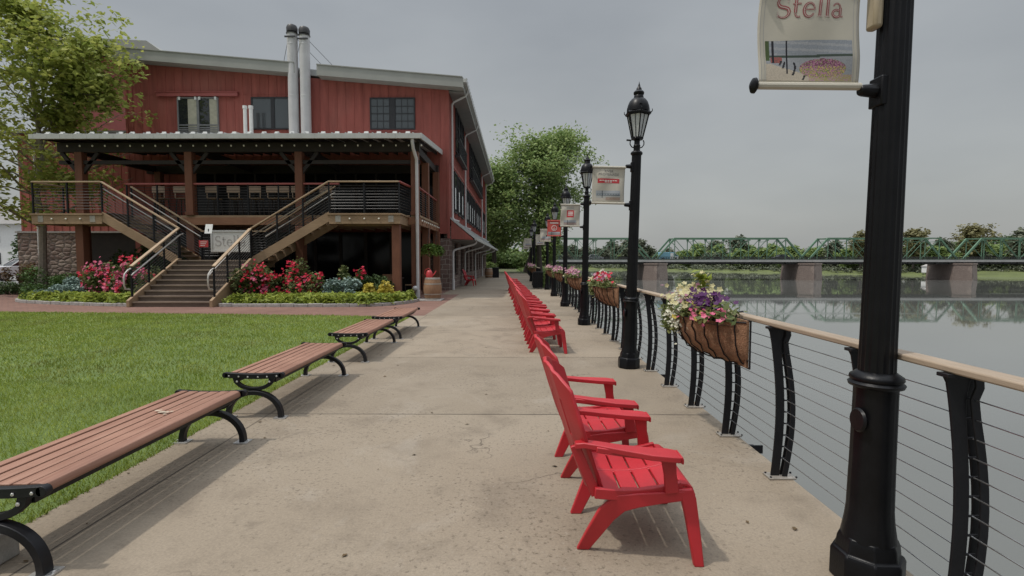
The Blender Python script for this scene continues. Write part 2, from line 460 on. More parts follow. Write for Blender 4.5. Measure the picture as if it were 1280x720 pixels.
M['paleroad'] = mat('pale_parking_asphalt', (.20,.20,.195), .85, .12, .6, bump=.2)
M['tyre'] = mat('tyre_rubber', (.018,.018,.018), .8, .1, 8)
M['rim'] = mat('alloy_rim', (.4,.4,.4), .35, .1, 8, metal=.8)
M['carglass'] = glass_mat('car_glass', (.012,.014,.016))
M['barrelwood'] = wood('oak_barrel_stave', (.22,.12,.065), (.33,.20,.12), 2)
M['hoop'] = mat('galvanised_hoop', (.36,.33,.29), .5, .2, 8, metal=.5)
M['pier'] = mat('bridge_pier_stone', (.215,.165,.135), .9, .25, .9, bump=.6, bscale=3, fine=.5)
M['redcan'] = mat('red_enamel', (.48,.045,.05), .4, .1, 6)
# leaves (c1, c2, c3: dark, mid, light leaf)
M['leaf_sycamore'] = leafmat('fresh_green_leaf', (0.1918,0.2516,0.0521), (0.2941,0.3522,0.0782), (0.4348,0.4402,0.1172), .42)
M['leaf_mid'] = leafmat('mid_green_leaf', (0.1219,0.2016,0.0661), (0.2072,0.2975,0.0994), (0.3201,0.378,0.1409), .38)
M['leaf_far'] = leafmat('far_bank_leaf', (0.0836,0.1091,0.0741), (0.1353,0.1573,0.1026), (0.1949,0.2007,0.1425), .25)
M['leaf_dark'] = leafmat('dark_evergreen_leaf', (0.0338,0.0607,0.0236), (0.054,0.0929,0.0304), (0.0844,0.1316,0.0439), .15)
M['leaf_pale'] = leafmat('pale_budding_leaf', (0.1495,0.1437,0.0633), (0.207,0.1955,0.092), (0.253,0.23,0.115), .3)
M['leaf_rose'] = leafmat('rose_leaf', (0.0644,0.103,0.0343), (0.1073,0.1502,0.0515), (0.2145,0.2145,0.0786), .3)
M['leaf_blue'] = leafmat('blue_juniper_needle', (0.145,0.2175,0.1885), (0.2392,0.3262,0.29), (0.348,0.435,0.3915), .15)
M['leaf_lime'] = leafmat('lime_ground_cover_leaf', (0.1518,0.2138,0.0359), (0.2622,0.3242,0.0552), (0.3864,0.4278,0.0828), .35)
M['leaf_yellow'] = leafmat('golden_leaf', (0.414,0.3335,0.0575), (0.5405,0.437,0.069), (0.598,0.506,0.115), .3)
M['leaf_fern'] = leafmat('fern_frond', (0.084,0.156,0.0264), (0.132,0.21,0.0408), (0.18,0.252,0.06), .35)
M['leaf_grass'] = leafmat('grass_blade', (0.1601,0.2323,0.0326), (0.2304,0.3028,0.0456), (0.3414,0.3836,0.0815), .3, dry=(.21,.19,.065))
def petal(name, a, b): return leafmat(name, a, b, None, .25, .5)
M['p_red'] = petal('crimson_petal', (.42,.010,.028), (.58,.022,.06)); M['p_pink'] = petal('pink_petal', (.55,.05,.15), (.62,.16,.25))
M['p_purple'] = petal('purple_pansy_petal', (.045,.010,.06), (.085,.018,.10)); M['p_yellow'] = petal('yellow_petal', (.55,.42,.06), (.62,.52,.16))
M['p_white'] = petal('white_petal', (.52,.52,.40), (.65,.64,.52)); M['p_mauve'] = petal('mauve_petal', (.40,.16,.24), (.50,.26,.34))
M['p_cream'] = petal('cream_yellow_petal', (.55,.50,.24), (.62,.57,.34))

M['leaf_hedge'] = leafmat('clipped_hedge_leaf', (.035,.075,.018), (.055,.105,.026), (.085,.145,.04), .25)
# ------------------------------------------------------------------ ground, water, far bank
def poly_sheet(name, pts, z, m, skirt=None):
    mb = MB(); n = len(pts)
    mb.add([(x,y,z) for x,y in pts], [tuple(range(n))])
    if skirt is not None:
        V = [(x,y,z) for x,y in pts] + [(x,y,skirt) for x,y in pts]
        mb.add(V, [(i, (i+1)%n, (i+1)%n+n, i+n) for i in range(n)])
    o = mb.build(name, m, smooth=0)
    bm = bmesh.new(); bm.from_mesh(o.data); bmesh.ops.triangulate(bm, faces=[f for f in bm.faces if len(f.verts)>4]); bm.to_mesh(o.data); bm.free()
    return struct(o)
WZ = -4.5
M['earth'] = mat('bare_earth_and_grass', (.085,.095,.04), .95, .35, .6, bump=.5, bscale=12)
M['bankgrass'] = mat('bright_bank_grass', (.115,.140,.045), .95, .3, .12, bump=.5, bscale=3, fine=.35)
poly_sheet('ground', [(1.6,-60),(1.6,28.6),(1.2,28.6),(1.2,62),(0,92),(-5,150),(-40,235),(-150,330),(-3000,1000),(-3000,-60)], -.014, M['earth'], WZ-.3)
# concrete promenade in three widths, with the slab edge turned down on the river side
mb = MB()
for x0,x1,y0,y1 in ((-2.9,1.97,-8,14.3),(-2.58,1.97,14.3,23.2),(-3.4,1.97,23.2,28.6),(-3.4,1.45,28.6,61)):
    mb.add([(x0,y0,0),(x1,y0,0),(x1,y1,0),(x0,y1,0)],[(0,1,2,3)])
    mb.add([(x1,y0,0),(x1,y1,0),(x1,y1,-.22),(x1,y0,-.22)],[(0,1,2,3)])
mb.add([(1.97,28.6,0),(1.45,28.6,0),(1.45,28.6,-.22),(1.97,28.6,-.22)],[(0,1,2,3)])
struct(mb.build('promenade', M['concrete'], smooth=0))
M['joint'] = mat('joint_filler', (.085,.07,.055), .95, .3, 12)
mb = MB(); rj = random.Random(4)
def wob(a, b, w):
    n = 24; L=[]
    for i in range(n+1):
        t=i/n; p=(a[0]+(b[0]-a[0])*t, a[1]+(b[1]-a[1])*t); L.append((p[0]+rj.uniform(-.003,.003), p[1]+rj.uniform(-.003,.003)))
    ww=[w*rj.uniform(.6,1.5) for _ in L]
    A=[]; dx,dy=b[0]-a[0],b[1]-a[1]; l=math.hypot(dx,dy); nx,ny=-dy/l,dx/l
    for (x,y),q in zip(L,ww): A += [(x+nx*q/2,y+ny*q/2,.0025),(x-nx*q/2,y-ny*q/2,.0025)]
    mb.add(A,[(2*i,2*i+1,2*i+3,2*i+2) for i in range(n)])
for y in (2.05,5.1,8.15,11.2,14.3,17.4,20.5,23.6,26.7,29.8,34): wob((-2.88 if y<14 else -2.56,y),(1.95 if y<28 else 1.43,y),.009)
wob((-2.5,-2),(-2.5,14.3),.008)
struct(mb.build('expansion_joints', M['joint'], smooth=0, fix=False))
poly_sheet('lawn', [(-60,-8),(-2.9,-8),(-2.9,14.0),(-3.6,14.05),(-6,14.45),(-15.5,15.25),(-30,16.3),(-60,17.0)], -.006, M['lawn'])
poly_sheet('brick_path', [(-60,17.0),(-30,16.3),(-15.5,15.25),(-6,14.45),(-3.6,14.05),(-2.9,14.0),(-2.9,14.3),(-2.58,14.3),(-2.58,23.2),(-3.4,23.2),(-3.4,26.2),(-19,26.2),(-30,24.5),(-60,27)], -.004, M['brick'])
poly_sheet('car_park', [(-120,27.2),(-31,25.4),(-31,140),(-120,140)], -.003, M['paleroad'])
# lawn blades
rng = np.random.default_rng(11)
def grass_patch(n, x0, x1, y0, y1, h, w):
    P = np.zeros((n,3)); P[:,0]=rng.uniform(x0,x1,n); P[:,1]=rng.uniform(y0,y1,n)
    lim = np.interp(P[:,0], [-60,-30,-15.5,-6,-3.6,-2.9],[17,16.3,15.25,14.45,14.05,14.0]); P = P[P[:,1]<lim-.02]; n=len(P)
    clump = .75+.5*np.sin(P[:,0]*2.3+np.sin(P[:,1]*1.7)*2)*np.sin(P[:,1]*2.9+1)
    a=rng.uniform(0,2*np.pi,n); d=np.stack([np.cos(a),np.sin(a),np.zeros(n)],1)
    lean=rng.uniform(0,2*np.pi,n); l=np.stack([np.cos(lean),np.sin(lean),np.zeros(n)],1)*rng.uniform(.2,1.0,(n,1))*h
    hh=h*rng.uniform(.55,1.15,n)*(.8+.25*clump); top=P+l*.8; top[:,2]=hh
    ww=w*rng.uniform(.7,1.3,(n,1))
    return np.stack([P-d*ww, P+d*ww, top],1).reshape(-1,3)
G = [grass_patch(70000,-9,-2.91,1.2,6.5,.045,.004), grass_patch(75000,-16,-2.91,6.5,15.3,.05,.008), grass_patch(26000,-30,-9,3,16.4,.05,.012), grass_patch(2600,-2.93,-2.88,1.2,14,.04,.004)]
struct(quads_mesh('lawn_grass', np.concatenate(G), 3, M['leaf_grass']), 'stuff')
# retaining wall along the river
rw = MB(); rw.box(1.62,1.94,-20,28.55,WZ-.3,-.225); rw.box(1.2,1.42,28.56,61,WZ-.3,-.225)
tag(rw.build('retaining_wall', M['pier'], smooth=0), 'stone retaining wall under the promenade edge dropping to the river', 'wall')
# river
mb = MB(); mb.add([(-3000,-400,WZ),(6000,-400,WZ),(6000,6000,WZ),(-3000,6000,WZ)],[(0,1,2,3)])
struct(mb.build('river', M['water'], smooth=0))
# far bank, rising from the water line
BL = [(900,-260),(420,20),(270,104),(205,152),(165,192),(118,248),(72,302),(0,345),(-80,392),(-320,480),(-900,760)]
def bank_at(t):
    """t in 0..len-1 along the far water line -> point, outward normal"""
    i = min(int(t), len(BL)-2); f = t-i; a, b = Vector((*BL[i],0)), Vector((*BL[i+1],0))
    d = (b-a).normalized(); return a.lerp(b,f), Vector((d.y*-1 if False else -d.y, d.x, 0))*-1
mb = MB(); offs = [(-4,WZ-.6),(0,WZ+.05),(6,WZ+.9),(16,WZ+1.6),(40,-1.6),(120,.5),(500,2),(3500,2)]
rows=[]
for i,(x,y) in enumerate(BL):
    a = Vector((*BL[max(0,i-1)],0)); b = Vector((*BL[min(len(BL)-1,i+1)],0)); d=(b-a).normalized(); n=Vector((d.y,-d.x,0))
    if n.dot(Vector((x,y,0)))<0: n=-n
    rows.append([(x+n.x*o, y+n.y*o, z) for o,z in offs])
k=len(offs)
mb.add([p for r in rows for p in r], [(i*k+j,i*k+j+1,(i+1)*k+j+1,(i+1)*k+j) for i in range(len(rows)-1) for j in range(k-1)])
struct(mb.build('far_bank', M['bankgrass'], smooth=60))
def bank_pt(i0, f, off):
    a=Vector((*BL[i0],0)); b=Vector((*BL[i0+1],0)); d=(b-a).normalized(); n=Vector((d.y,-d.x,0))
    p=a.lerp(b,f)
    if n.dot(p)<0: n=-n
    p=p+n*off
    z=float(np.interp(off,[o for o,_ in offs],[q for _,q in offs])); return Vector((p.x,p.y,z))
# wooded hill beyond the far bank
M['hillsoil'] = mat('wooded_hill_ground', (.03,.045,.02), .95, .3, .05)
hb = MB(); NX,NY=40,24; HC=(720,470)
def hill_z(x,y): return 46*math.exp(-((x-HC[0])/210)**2-((y-HC[1])/120)**2)+10*math.exp(-((x-480)/90)**2-((y-500)/90)**2)-2
V=[(300+i*900/NX, 250+j*480/NY, hill_z(300+i*900/NX,250+j*480/NY)) for j in range(NY+1) for i in range(NX+1)]
hb.add(V,[(j*(NX+1)+i,j*(NX+1)+i+1,(j+1)*(NX+1)+i+1,(j+1)*(NX+1)+i) for j in range(NY) for i in range(NX)])
struct(hb.build('hill', M['hillsoil'], smooth=60))
P=[]
for _ in range(620):
    x=rng.uniform(400,1050); y=rng.uniform(330,560); z=hill_z(x,y); r=rng.uniform(4,8)
    if z<1.5: continue
    q=rng.normal(size=(70,3)); q/=np.linalg.norm(q,axis=1)[:,None]; q*=r*rng.uniform(.7,1.05,(70,1)); q[:,2]=np.abs(q[:,2])*.9
    P.append(q+np.array([x,y,z+1]))
struct(quads_mesh('hillside_woods', leaf_quads(np.concatenate(P), 2.6, rng, aspect=1.1), 4, M['leaf_dark']), 'stuff', 'dark wooded hillside beyond the far bank at the right')

# ------------------------------------------------------------------ trees
def limbs(rng, base, H, r0, first=.25, nl=14, spread=.32, up=.55, sway=.03, sub=4, lean=(0,0)):
    """returns (MB of wood, clump centres, trunk mb)"""
    tr = MB(); li = MB(); tips=[]
    npt=9; pts=[]; rad=[]; x=y=0
    for i in range(npt):
        t=i/(npt-1); x=lean[0]*t*H+rng.uniform(-1,1)*sway*H*t; y=lean[1]*t*H+rng.uniform(-1,1)*sway*H*t
        pts.append(Vector(base)+Vector((x,y,t*H*.92))); rad.append(r0*(1-t)**.8+.012*r0+ (r0*.35*(1-t*8) if t<.125 else 0))
    tr.tube(pts, rad, 8)
    az=rng.uniform(0,6.28)
    for i in range(nl):
        t=first+(1-first)*(i+rng.uniform(0,.6))/nl; t=min(t,.97)
        f=t*(npt-1); j=min(int(f),npt-2); p=pts[j].lerp(pts[j+1],f-j)
        az+=2.4+rng.uniform(-.4,.4)
        prof=math.sin(math.pi*min(1,(t-first)/(1-first)*.8+.22))**.7
        L=H*spread*prof*rng.uniform(.75,1.15); u=up+.7*(t-first)
        d=Vector((math.cos(az),math.sin(az),u)).normalized(); q=p; P=[p]; RR=[r0*.42*(1-t)+r0*.05]
        for s in range(4):
            q=q+d*(L/4); d=(d+Vector((rng.uniform(-.25,.25),rng.uniform(-.25,.25),rng.uniform(-.02,.2)))).normalized()
            P.append(q.copy()); RR.append(RR[0]*(1-(s+1)/4.6))
        li.tube(P,RR,5)
        for s in range(2,5): tips.append((P[s], .75+.12*s))
        for b in range(sub):
            s=rng.choice((1,2,3,4)); a=P[s]; dd=Vector((rng.uniform(-1,1),rng.uniform(-1,1),rng.uniform(-.15,.8))).normalized()
            e=a+dd*L*rng.uniform(.25,.5); li.tube([a,a.lerp(e,.5)+Vector((0,0,.04*L)),e],[RR[s]*.6,RR[s]*.4,.006],4)
            tips.append((e,1.0)); tips.append((a.lerp(e,.6),.8))
    tips.append((pts[-1],1.0))
    return tr, li, tips
def crown_points(tips, n, sig, nprng, flat=.7):
    w=np.array([t[1] for t in tips]); w/=w.sum(); c=np.array([tuple(t[0]) for t in tips])
    idx=nprng.choice(len(c), n, p=w); k=np.array([sig*nprng.uniform(.6,1.4) for _ in range(len(c))])
    d=nprng.normal(size=(n,3)); d/=np.linalg.norm(d,axis=1)[:,None]; d*=(nprng.uniform(0,1,(n,1))**.45)*k[idx][:,None]*1.6; d[:,2]*=flat
    return c[idx]+d
def make_tree(name, label, H, r0, seed, nleaf, leaf, sig, lm, bm_, loc, group=None, extra=(), rz=0, first=.25, nl=14, spread=.32, up=.55, sub=4, lean=(0,0), cut=None, flat=.7):
    rg=random.Random(seed); ng=np.random.default_rng(seed)
    t=thing(name,label,'tree',loc,rz,group)
    tr,li,tips=limbs(rg,(0,0,0),H,r0,first,nl,spread,up,sub=sub,lean=lean)
    for a,b in extra:
        a=Vector(a); b=Vector(b); mid=a.lerp(b,.5)+Vector((0,0,.3)); li.tube([a,mid,b],[.05,.035,.01],5); wt=3.6 if b.x>0 else .8; tips += [(b,wt),(a.lerp(b,.75),wt)]
        for q in range(4):
            d=b+Vector((rg.uniform(-1.1,1.1),rg.uniform(-.9,.9),rg.uniform(-.7,.9))); li.tube([a.lerp(b,.8),d],[.018,.006],4); tips.append((d,wt))
    tr.build('trunk',bm_,t); li.build('limbs',bm_,t)
    P=crown_points(tips,nleaf,sig,ng,flat)
    if cut is not None: P=P[cut(P)]
    quads_mesh('crown',leaf_quads(P,leaf,ng),4,lm,parent=t)
    return t
# big sycamore left of the porch
def cutA(P):
    wx=P[:,0]-22.4; wy=P[:,1]+24.0; wz=P[:,2]+.1
    near=(wx>-19.3)&(wy>20.0)&(wz<7.6)
    low=(wz<2.9)
    wall=(wy>28.2)&(wx>-28)&(wz<8.4)
    wall2=(wy>25.9)&(wx>-20.6)&(wz<12.8)
    return ~(near|low|wall|wall2)
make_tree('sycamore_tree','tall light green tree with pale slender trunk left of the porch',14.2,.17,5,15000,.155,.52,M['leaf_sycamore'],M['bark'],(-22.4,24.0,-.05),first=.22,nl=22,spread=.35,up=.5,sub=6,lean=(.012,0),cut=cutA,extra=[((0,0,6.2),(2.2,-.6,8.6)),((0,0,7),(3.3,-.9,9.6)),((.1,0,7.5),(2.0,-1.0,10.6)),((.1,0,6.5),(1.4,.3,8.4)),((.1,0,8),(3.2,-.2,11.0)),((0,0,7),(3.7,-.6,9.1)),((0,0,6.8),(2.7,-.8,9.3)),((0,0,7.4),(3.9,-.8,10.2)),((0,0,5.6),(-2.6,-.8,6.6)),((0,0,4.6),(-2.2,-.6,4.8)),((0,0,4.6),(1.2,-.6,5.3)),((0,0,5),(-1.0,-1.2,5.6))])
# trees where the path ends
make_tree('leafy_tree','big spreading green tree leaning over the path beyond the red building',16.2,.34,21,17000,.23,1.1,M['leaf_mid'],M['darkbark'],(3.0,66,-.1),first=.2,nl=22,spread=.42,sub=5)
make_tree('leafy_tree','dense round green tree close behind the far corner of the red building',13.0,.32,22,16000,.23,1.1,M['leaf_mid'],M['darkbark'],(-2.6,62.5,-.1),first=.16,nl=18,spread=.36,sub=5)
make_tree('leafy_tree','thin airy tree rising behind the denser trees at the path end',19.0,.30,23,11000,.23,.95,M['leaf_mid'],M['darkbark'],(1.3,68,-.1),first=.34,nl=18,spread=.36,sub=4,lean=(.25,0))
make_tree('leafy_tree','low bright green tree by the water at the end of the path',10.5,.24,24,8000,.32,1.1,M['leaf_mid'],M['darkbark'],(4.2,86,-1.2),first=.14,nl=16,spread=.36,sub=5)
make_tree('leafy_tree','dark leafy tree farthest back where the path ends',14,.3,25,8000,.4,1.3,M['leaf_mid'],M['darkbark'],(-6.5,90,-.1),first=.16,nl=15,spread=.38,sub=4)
# small bushes under those trees
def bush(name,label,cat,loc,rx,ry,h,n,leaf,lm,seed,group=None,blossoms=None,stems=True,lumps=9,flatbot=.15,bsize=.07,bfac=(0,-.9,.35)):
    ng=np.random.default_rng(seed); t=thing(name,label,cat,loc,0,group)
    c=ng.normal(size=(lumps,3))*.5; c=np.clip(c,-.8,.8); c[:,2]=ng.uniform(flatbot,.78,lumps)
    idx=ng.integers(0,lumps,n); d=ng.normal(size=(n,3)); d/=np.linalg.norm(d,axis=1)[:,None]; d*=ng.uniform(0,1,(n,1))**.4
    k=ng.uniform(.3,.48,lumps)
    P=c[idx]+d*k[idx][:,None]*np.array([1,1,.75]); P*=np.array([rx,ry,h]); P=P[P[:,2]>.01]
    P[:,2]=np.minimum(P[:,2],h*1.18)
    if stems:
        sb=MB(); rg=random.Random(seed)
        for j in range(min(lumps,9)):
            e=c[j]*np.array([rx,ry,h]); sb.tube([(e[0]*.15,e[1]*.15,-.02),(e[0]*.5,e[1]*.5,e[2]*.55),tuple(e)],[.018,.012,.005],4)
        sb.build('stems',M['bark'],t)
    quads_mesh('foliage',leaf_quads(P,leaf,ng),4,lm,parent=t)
    if blossoms:
        for nm,pm,nb in blossoms:
            d=ng.normal(size=(nb*4,3)); d[:,1]=-np.abs(d[:,1])*1.0; d[:,2]=d[:,2]*.8+.35; d/=np.linalg.norm(d,axis=1)[:,None]
            cl=ng.integers(0,lumps,nb*4); 
            Q=c[cl]+d*k[cl][:,None]*np.array([1,1,.75])*1.04
            # bloom in trusses
            tr_=Q[ng.integers(0,len(Q),max(5,nb//7))]; Q=tr_[ng.integers(0,len(tr_),nb)]+ng.normal(size=(nb,3))*.075
            Q*=np.array([rx,ry,h]); Q[:,2]=np.clip(Q[:,2],.12,h*1.2)
            quads_mesh(nm,star_blossoms(Q,bsize,ng,facing=bfac),4,M[pm],parent=t)['kind']='stuff'
    return t

# a few dead leaves and bits of grit on the concrete
rd=np.random.default_rng(90); P=np.zeros((70,3)); P[:,0]=rd.uniform(-2.7,1.8,70); P[:,1]=rd.uniform(1.6,13,70)**1.0; P[:,2]=.006
k=rd.random(70)<.35; P[k,0]=rd.uniform(-2.85,-2.3,k.sum())
q=leaf_quads(P,.022,rd,up=6,aspect=1.5,var=.6); q[:,2]=np.clip(q[:,2],.0035,.02)
M['deadleaf']=leafmat('dead_leaf',(.05,.032,.018),(.10,.065,.035),(.17,.12,.06),.1)
struct(quads_mesh('leaf_litter',q,4,M['deadleaf']),'stuff','small dead leaves scattered on the concrete')
# ------------------------------------------------------------------ park benches
def make_bench(loc, label):
    t=thing('park_bench',label,'bench',loc,0,'slatted benches along the lawn edge')
    L=.90; W=.265
    s=MB()
    for i in range(6):
        x=-W+.045+i*(2*W-.09)/5; sag=.010*(1-(x/W)**2); rot=-x*.10
        z=.452-sag
        if i in (0,5):
            e=1 if i==5 else -1; cx=x
            prof=[(cx-e*.036,z-.022),(cx-e*.036,z+.004),(cx+e*.012,z+.004),(cx+e*.034,z-.004),(cx+e*.044,z-.022),(cx+e*.044,z-.04),(cx+e*.03,z-.052),(cx+e*.012,z-.05),(cx+e*.012,z-.022)]
            s.prism(prof,-L,L)
        else: s.box(x-.037,x+.037,-L,L,z-.022,z+.004)
    s.build('seat',M['slat'],t,bevel=.003)
    for e in (-1,1):
        y=e*.89; f=MB()
        top=[(x,.428-.012*(1-(x/W)**2)) for x in np.linspace(-W-.012,W+.012,13)]
        f.arc_strip(top,.05,e*.905,e*.945)
        for x in (-W-.012,W+.012): f.tube([(x,e*.905,.428),(x,e*.945,.428)],.028,12)
        # open lens shaped ring under the top bar
        ring=[(.175*math.cos(a),.385+.095*math.sin(a)) for a in np.linspace(math.pi,2*math.pi,15)]
        ring=[(-.185,.415)]+ring+[(.185,.415)]
        f.arc_strip(ring,[.05]*3+[.036]*(len(ring)-6)+[.05]*3,e*.905,e*.94)
        f.box(-.045,.045,e*.905,e*.94,.262,.29)
        o=f.build('end_frame',M['black_steel'],t,bevel=.003)
        for x,z,yy,r_ in [(x,.424-.012*(1-(x/W)**2),e*.948,.009) for x in (-.235,-.14,-.05,.05,.14,.235)]+[(-.16,.365,e*.944,.011),(.16,.365,e*.944,.011)]:
            b=MB(); b.ball((x,yy,z),r_,8,5,sy=.6); b.build('bolt',M['steel'],o)
        y0=.775
        g=MB()
        arc=[(.262*math.cos(a)*(1 if True else 1),.012+.243*math.sin(a)**.9) for a in np.linspace(.04,math.pi-.04,21)]
        arc=[(.258,.0)]+arc+[(-.258,.0)]
        g.arc_strip(arc,.043,e*(.925-.026),e*(.925+.03))
        lg=g.build('leg',M['black_steel'],t,bevel=.004)
        for x in (-1,1):
            p=MB(); p.box(x*.20,x*.315,e*.87,e*.975,.001,.009); p.ball((x*.305,e*.925,.010),.012,8,4)
            p.build('foot_plate',M['steel'],lg)
    u=MB(); u.bar((.19,-.9,.372),(.19,.9,.372),.03,.04); u.bar((-.19,-.9,.372),(-.19,.9,.372),.03,.04)
    u.build('side_rail',M['black_steel'],t)
    return t
b0=make_bench((-2.60,3.37,0),'nearest slatted bench, running off the left edge, pale stain on its seat')
st=MB(); rs=random.Random(2)
for i in range(8):
    a=rs.uniform(0,6.28); cx,cy=rs.uniform(-.06,.06),rs.uniform(-.05,.05); r=rs.uniform(.012,.03)
    st.add([(cx+r*math.cos(k*1.047)*rs.uniform(.6,1.3),cy+r*.8*math.sin(k*1.047)*rs.uniform(.6,1.3),.0005*i) for k in range(6)],[tuple(range(6))])
so=st.build('stain',mat('pale_dried_stain',(.40,.33,.25),.9,.2,20),b0,smooth=0,fix=False); so.location=(.02,.28,.4555)
def bench_copy(loc,label):
    r=dup(b0,loc,0,label)
    for c in list(r.children):
        if c.name.startswith('stain'): bpy.data.objects.remove(c)
bench_copy((-2.585,5.90,0),'second slatted bench from the camera, its whole shadow on the concrete')
bench_copy((-2.56,8.66,0),'third slatted bench along the lawn, small in the middle distance')
bench_copy((-2.54,10.95,0),'farthest slatted bench at the end of the lawn by the brick path')
cb=MB(); cb.box(-3.35,-2.63,2.15,2.62,.0,.155)
tag(cb.build('concrete_block',mat('grey_concrete_block',(.30,.29,.26),.85,.2,8,bump=.4,bscale=60,fine=.3),bevel=.012),'grey concrete block beside the nearest bench leg in the left corner','block')

# ------------------------------------------------------------------ red garden chairs (front faces +x, the river)
def make_chair(loc, label, rz):
    t=thing('adirondack_chair',label,'chair',loc,rz,'red plastic chairs facing the river')
    m=M['chair']
    # fan of five back planks, moulded in one sheet with slits
    b=MB()
    import math as _m
    lean=Vector((-.225,0,.72)).normalized(); org=Vector((.065,0,.305)); nrm=Vector((lean.z,0,-lean.x))
    def half(h): return .205+.115*min(1,h/.42) if h<.42 else .318-.06*((h-.42)/.35)**1.5
    def top(f): return .755-.15*abs(f)**2.3
    g=.014; fs=[-1,-.93,-.8]
    for e in (-.6,-.2,.2,.6): fs+=[e-.1,e-g,e+g,e+.1]
    fs+=[-.4,0,.4,.8,.93,1]; fs=sorted(fs)
    ts=[0,.06,.12,.18,.26,.34,.42,.50,.56,.62,.70,.78,.86,.93,.975,1]
    V=[]; k=len(fs)
    for j,tt in enumerate(ts):
        for f in fs:
            h=tt*top(f); w=half(h)
            if .80<abs(f) and h>.47: w-=.012                      # shoulder step
            dip=.007*math.exp(-min(abs(f-q) for q in (-.6,-.2,.2,.6))**2/.0012)
            p=org+lean*h+nrm*(-.085*(1-f*f)*min(1,w/.26)+.02-dip); V.append((p.x,w*f,p.z))
    F=[]
    for j in range(len(ts)-1):
        for i in range(k-1):
            slit=any(abs((fs[i]+fs[i+1])/2-q)<.004 for q in (-.6,-.2,.2,.6)) and (.18<=ts[j]<.42 or .50<=ts[j]<.78)
            if not slit: F.append((j*k+i,j*k+i+1,(j+1)*k+i+1,(j+1)*k+i))
    b.add(V,F)
    bo=b.build('backrest',m,t,smooth=60)
    sd_=bo.modifiers.new('shell','SOLIDIFY'); sd_.thickness=.020; sd_.offset=-1
    bv=bo.modifiers.new('bevel','BEVEL'); bv.width=.004; bv.segments=2; bv.limit_method='ANGLE'; bv.angle_limit=R(50)
    # seat: planks run across, two rows with a rib in between
    s=MB(); xs=[.06,.155,.255,.355,.45]
    def sz(x): return .362+.09*(x-.04)-.022*math.sin(math.pi*(x-.04)/.42)
    for i in range(5):
        x0=.02 if i==0 else xs[i-1]+.01 if i<5 else 0
        x1=xs[i]; 
        for y0,y1 in ((-.275,-.012),(.012,.275)):
            V=[(x0,y0,sz(x0)),(x1,y0,sz(x1)),(x1,y1,sz(x1)),(x0,y1,sz(x0))]; V+= [(a,c,d-.02) for a,c,d in V]
            s.add(V,[(0,1,2,3),(7,6,5,4),(0,4,5,1),(1,5,6,2),(2,6,7,3),(3,7,4,0)])
    for y in (-.255,0,.255):
        P=[(x,sz(x)-.011) for x in np.linspace(.025,.46,9)]
        s.arc_strip(P,.018,y-.024,y+.024)
    for y in (-.285,-.09*0,.285):                  # side rails and centre rib
        P=[(x,sz(x)-.012) for x in np.linspace(.02,.47,7)]
        s.arc_strip(P,.055 if y else .03,y-.014,y+.014)
    fr=[(.462,.398),(.492,.396),(.518,.378),(.53,.345),(.533,.305)]          # rolled front lip
    s.arc_strip(fr,.02,-.285,.285)
    s.build('seat',m,t,bevel=.004)
    for e in (-1,1):
        a=MB(); ar=[(-.085,.618),(-.04,.626),(.03,.620),(.16,.604),(.29,.592),(.39,.586),(.435,.580)]
        ws=[.05,.06,.07,.085,.115,.125,.11]; cy=[.285,.29,.30,.315,.33,.333,.333]
        V=[];k=len(ar)
        for th in (0,-.030):
            for i,(x,z) in enumerate(ar): V.append((x,e*(cy[i]-ws[i]/2),z+th)); V.append((x,e*(cy[i]+ws[i]/2),z+th))
        F=[]
        for i in range(k-1):
            p=2*i; F+=[(p,p+1,p+3,p+2),(2*k+p,2*k+p+2,2*k+p+3,2*k+p+1),(p,p+2,2*k+p+2,2*k+p),(p+1,2*k+p+1,2*k+p+3,p+3)]
        F+=[(0,2*k,2*k+1,1),(2*k-2,2*k-1,4*k-1,4*k-2)]; a.add(V,F)
        a.arc_strip([(.02,.598),(.18,.576),(.31,.563),(.38,.558)],.03,e*.325,e*.345)     # stiffening rib below
        a.arc_strip([(.435,.582),(.442,.567),(.442,.544)],.012,e*.280,e*.386)
        a.arc_strip([(.388,.555),(.398,.47),(.41,.37)],[.075,.062,.07],e*.300,e*.330)
        a.build('armrest',m,t,bevel=.005)
        # front leg from the arm to the floor, slightly splayed forward at the foot
        g=MB(); pth=[(.478,.385),(.497,.34),(.512,.25),(.53,.12),(.545,.0)]; wd=[.085,.082,.072,.063,.054]
        V=[];k=len(pth)
        for i,(x,z) in enumerate(pth):
            y=.298+.04*(1-z/.385); h=wd[i]/2; th=.030
            V+= [(x-h,e*(y-th/2),z),(x+h,e*(y-th/2),z),(x+h*.9,e*(y+th/2),z),(x-h*.9,e*(y+th/2),z)]
        F=[(4*i+j,4*i+(j+1)%4,4*i+4+(j+1)%4,4*i+4+j) for i in range(k-1) for j in range(4)]+[(0,1,2,3),(4*k-4,4*k-3,4*k-2,4*k-1)]
        g.add(V,F); g.build('leg',m,t,bevel=.005)
        # rear leg: side rail of the seat sweeping down and back to the foot
        g=MB(); pth=[(.48,.352),(.36,.338),(.24,.322),(.15,.300),(.085,.225),(.02,.10),(-.03,.0)]; wd=[.05,.06,.075,.098,.098,.078,.066]; yy=[.302,.300,.297,.285,.258,.222,.195]
        V=[];k=len(pth)
        for i,(x,z) in enumerate(pth):
            aa=pth[max(0,i-1)]; bb=pth[min(k-1,i+1)]; dx,dz=bb[0]-aa[0],bb[1]-aa[1]; l=math.hypot(dx,dz); nx,nz=-dz/l,dx/l; h=wd[i]/2; y=yy[i]
            if i==k-1: nx,nz=1,0
            V+=[(x+nx*h,e*(y-.014),z+nz*h),(x-nx*h,e*(y-.014),z-nz*h),(x-nx*h,e*(y+.014),z-nz*h),(x+nx*h,e*(y+.014),z+nz*h)]
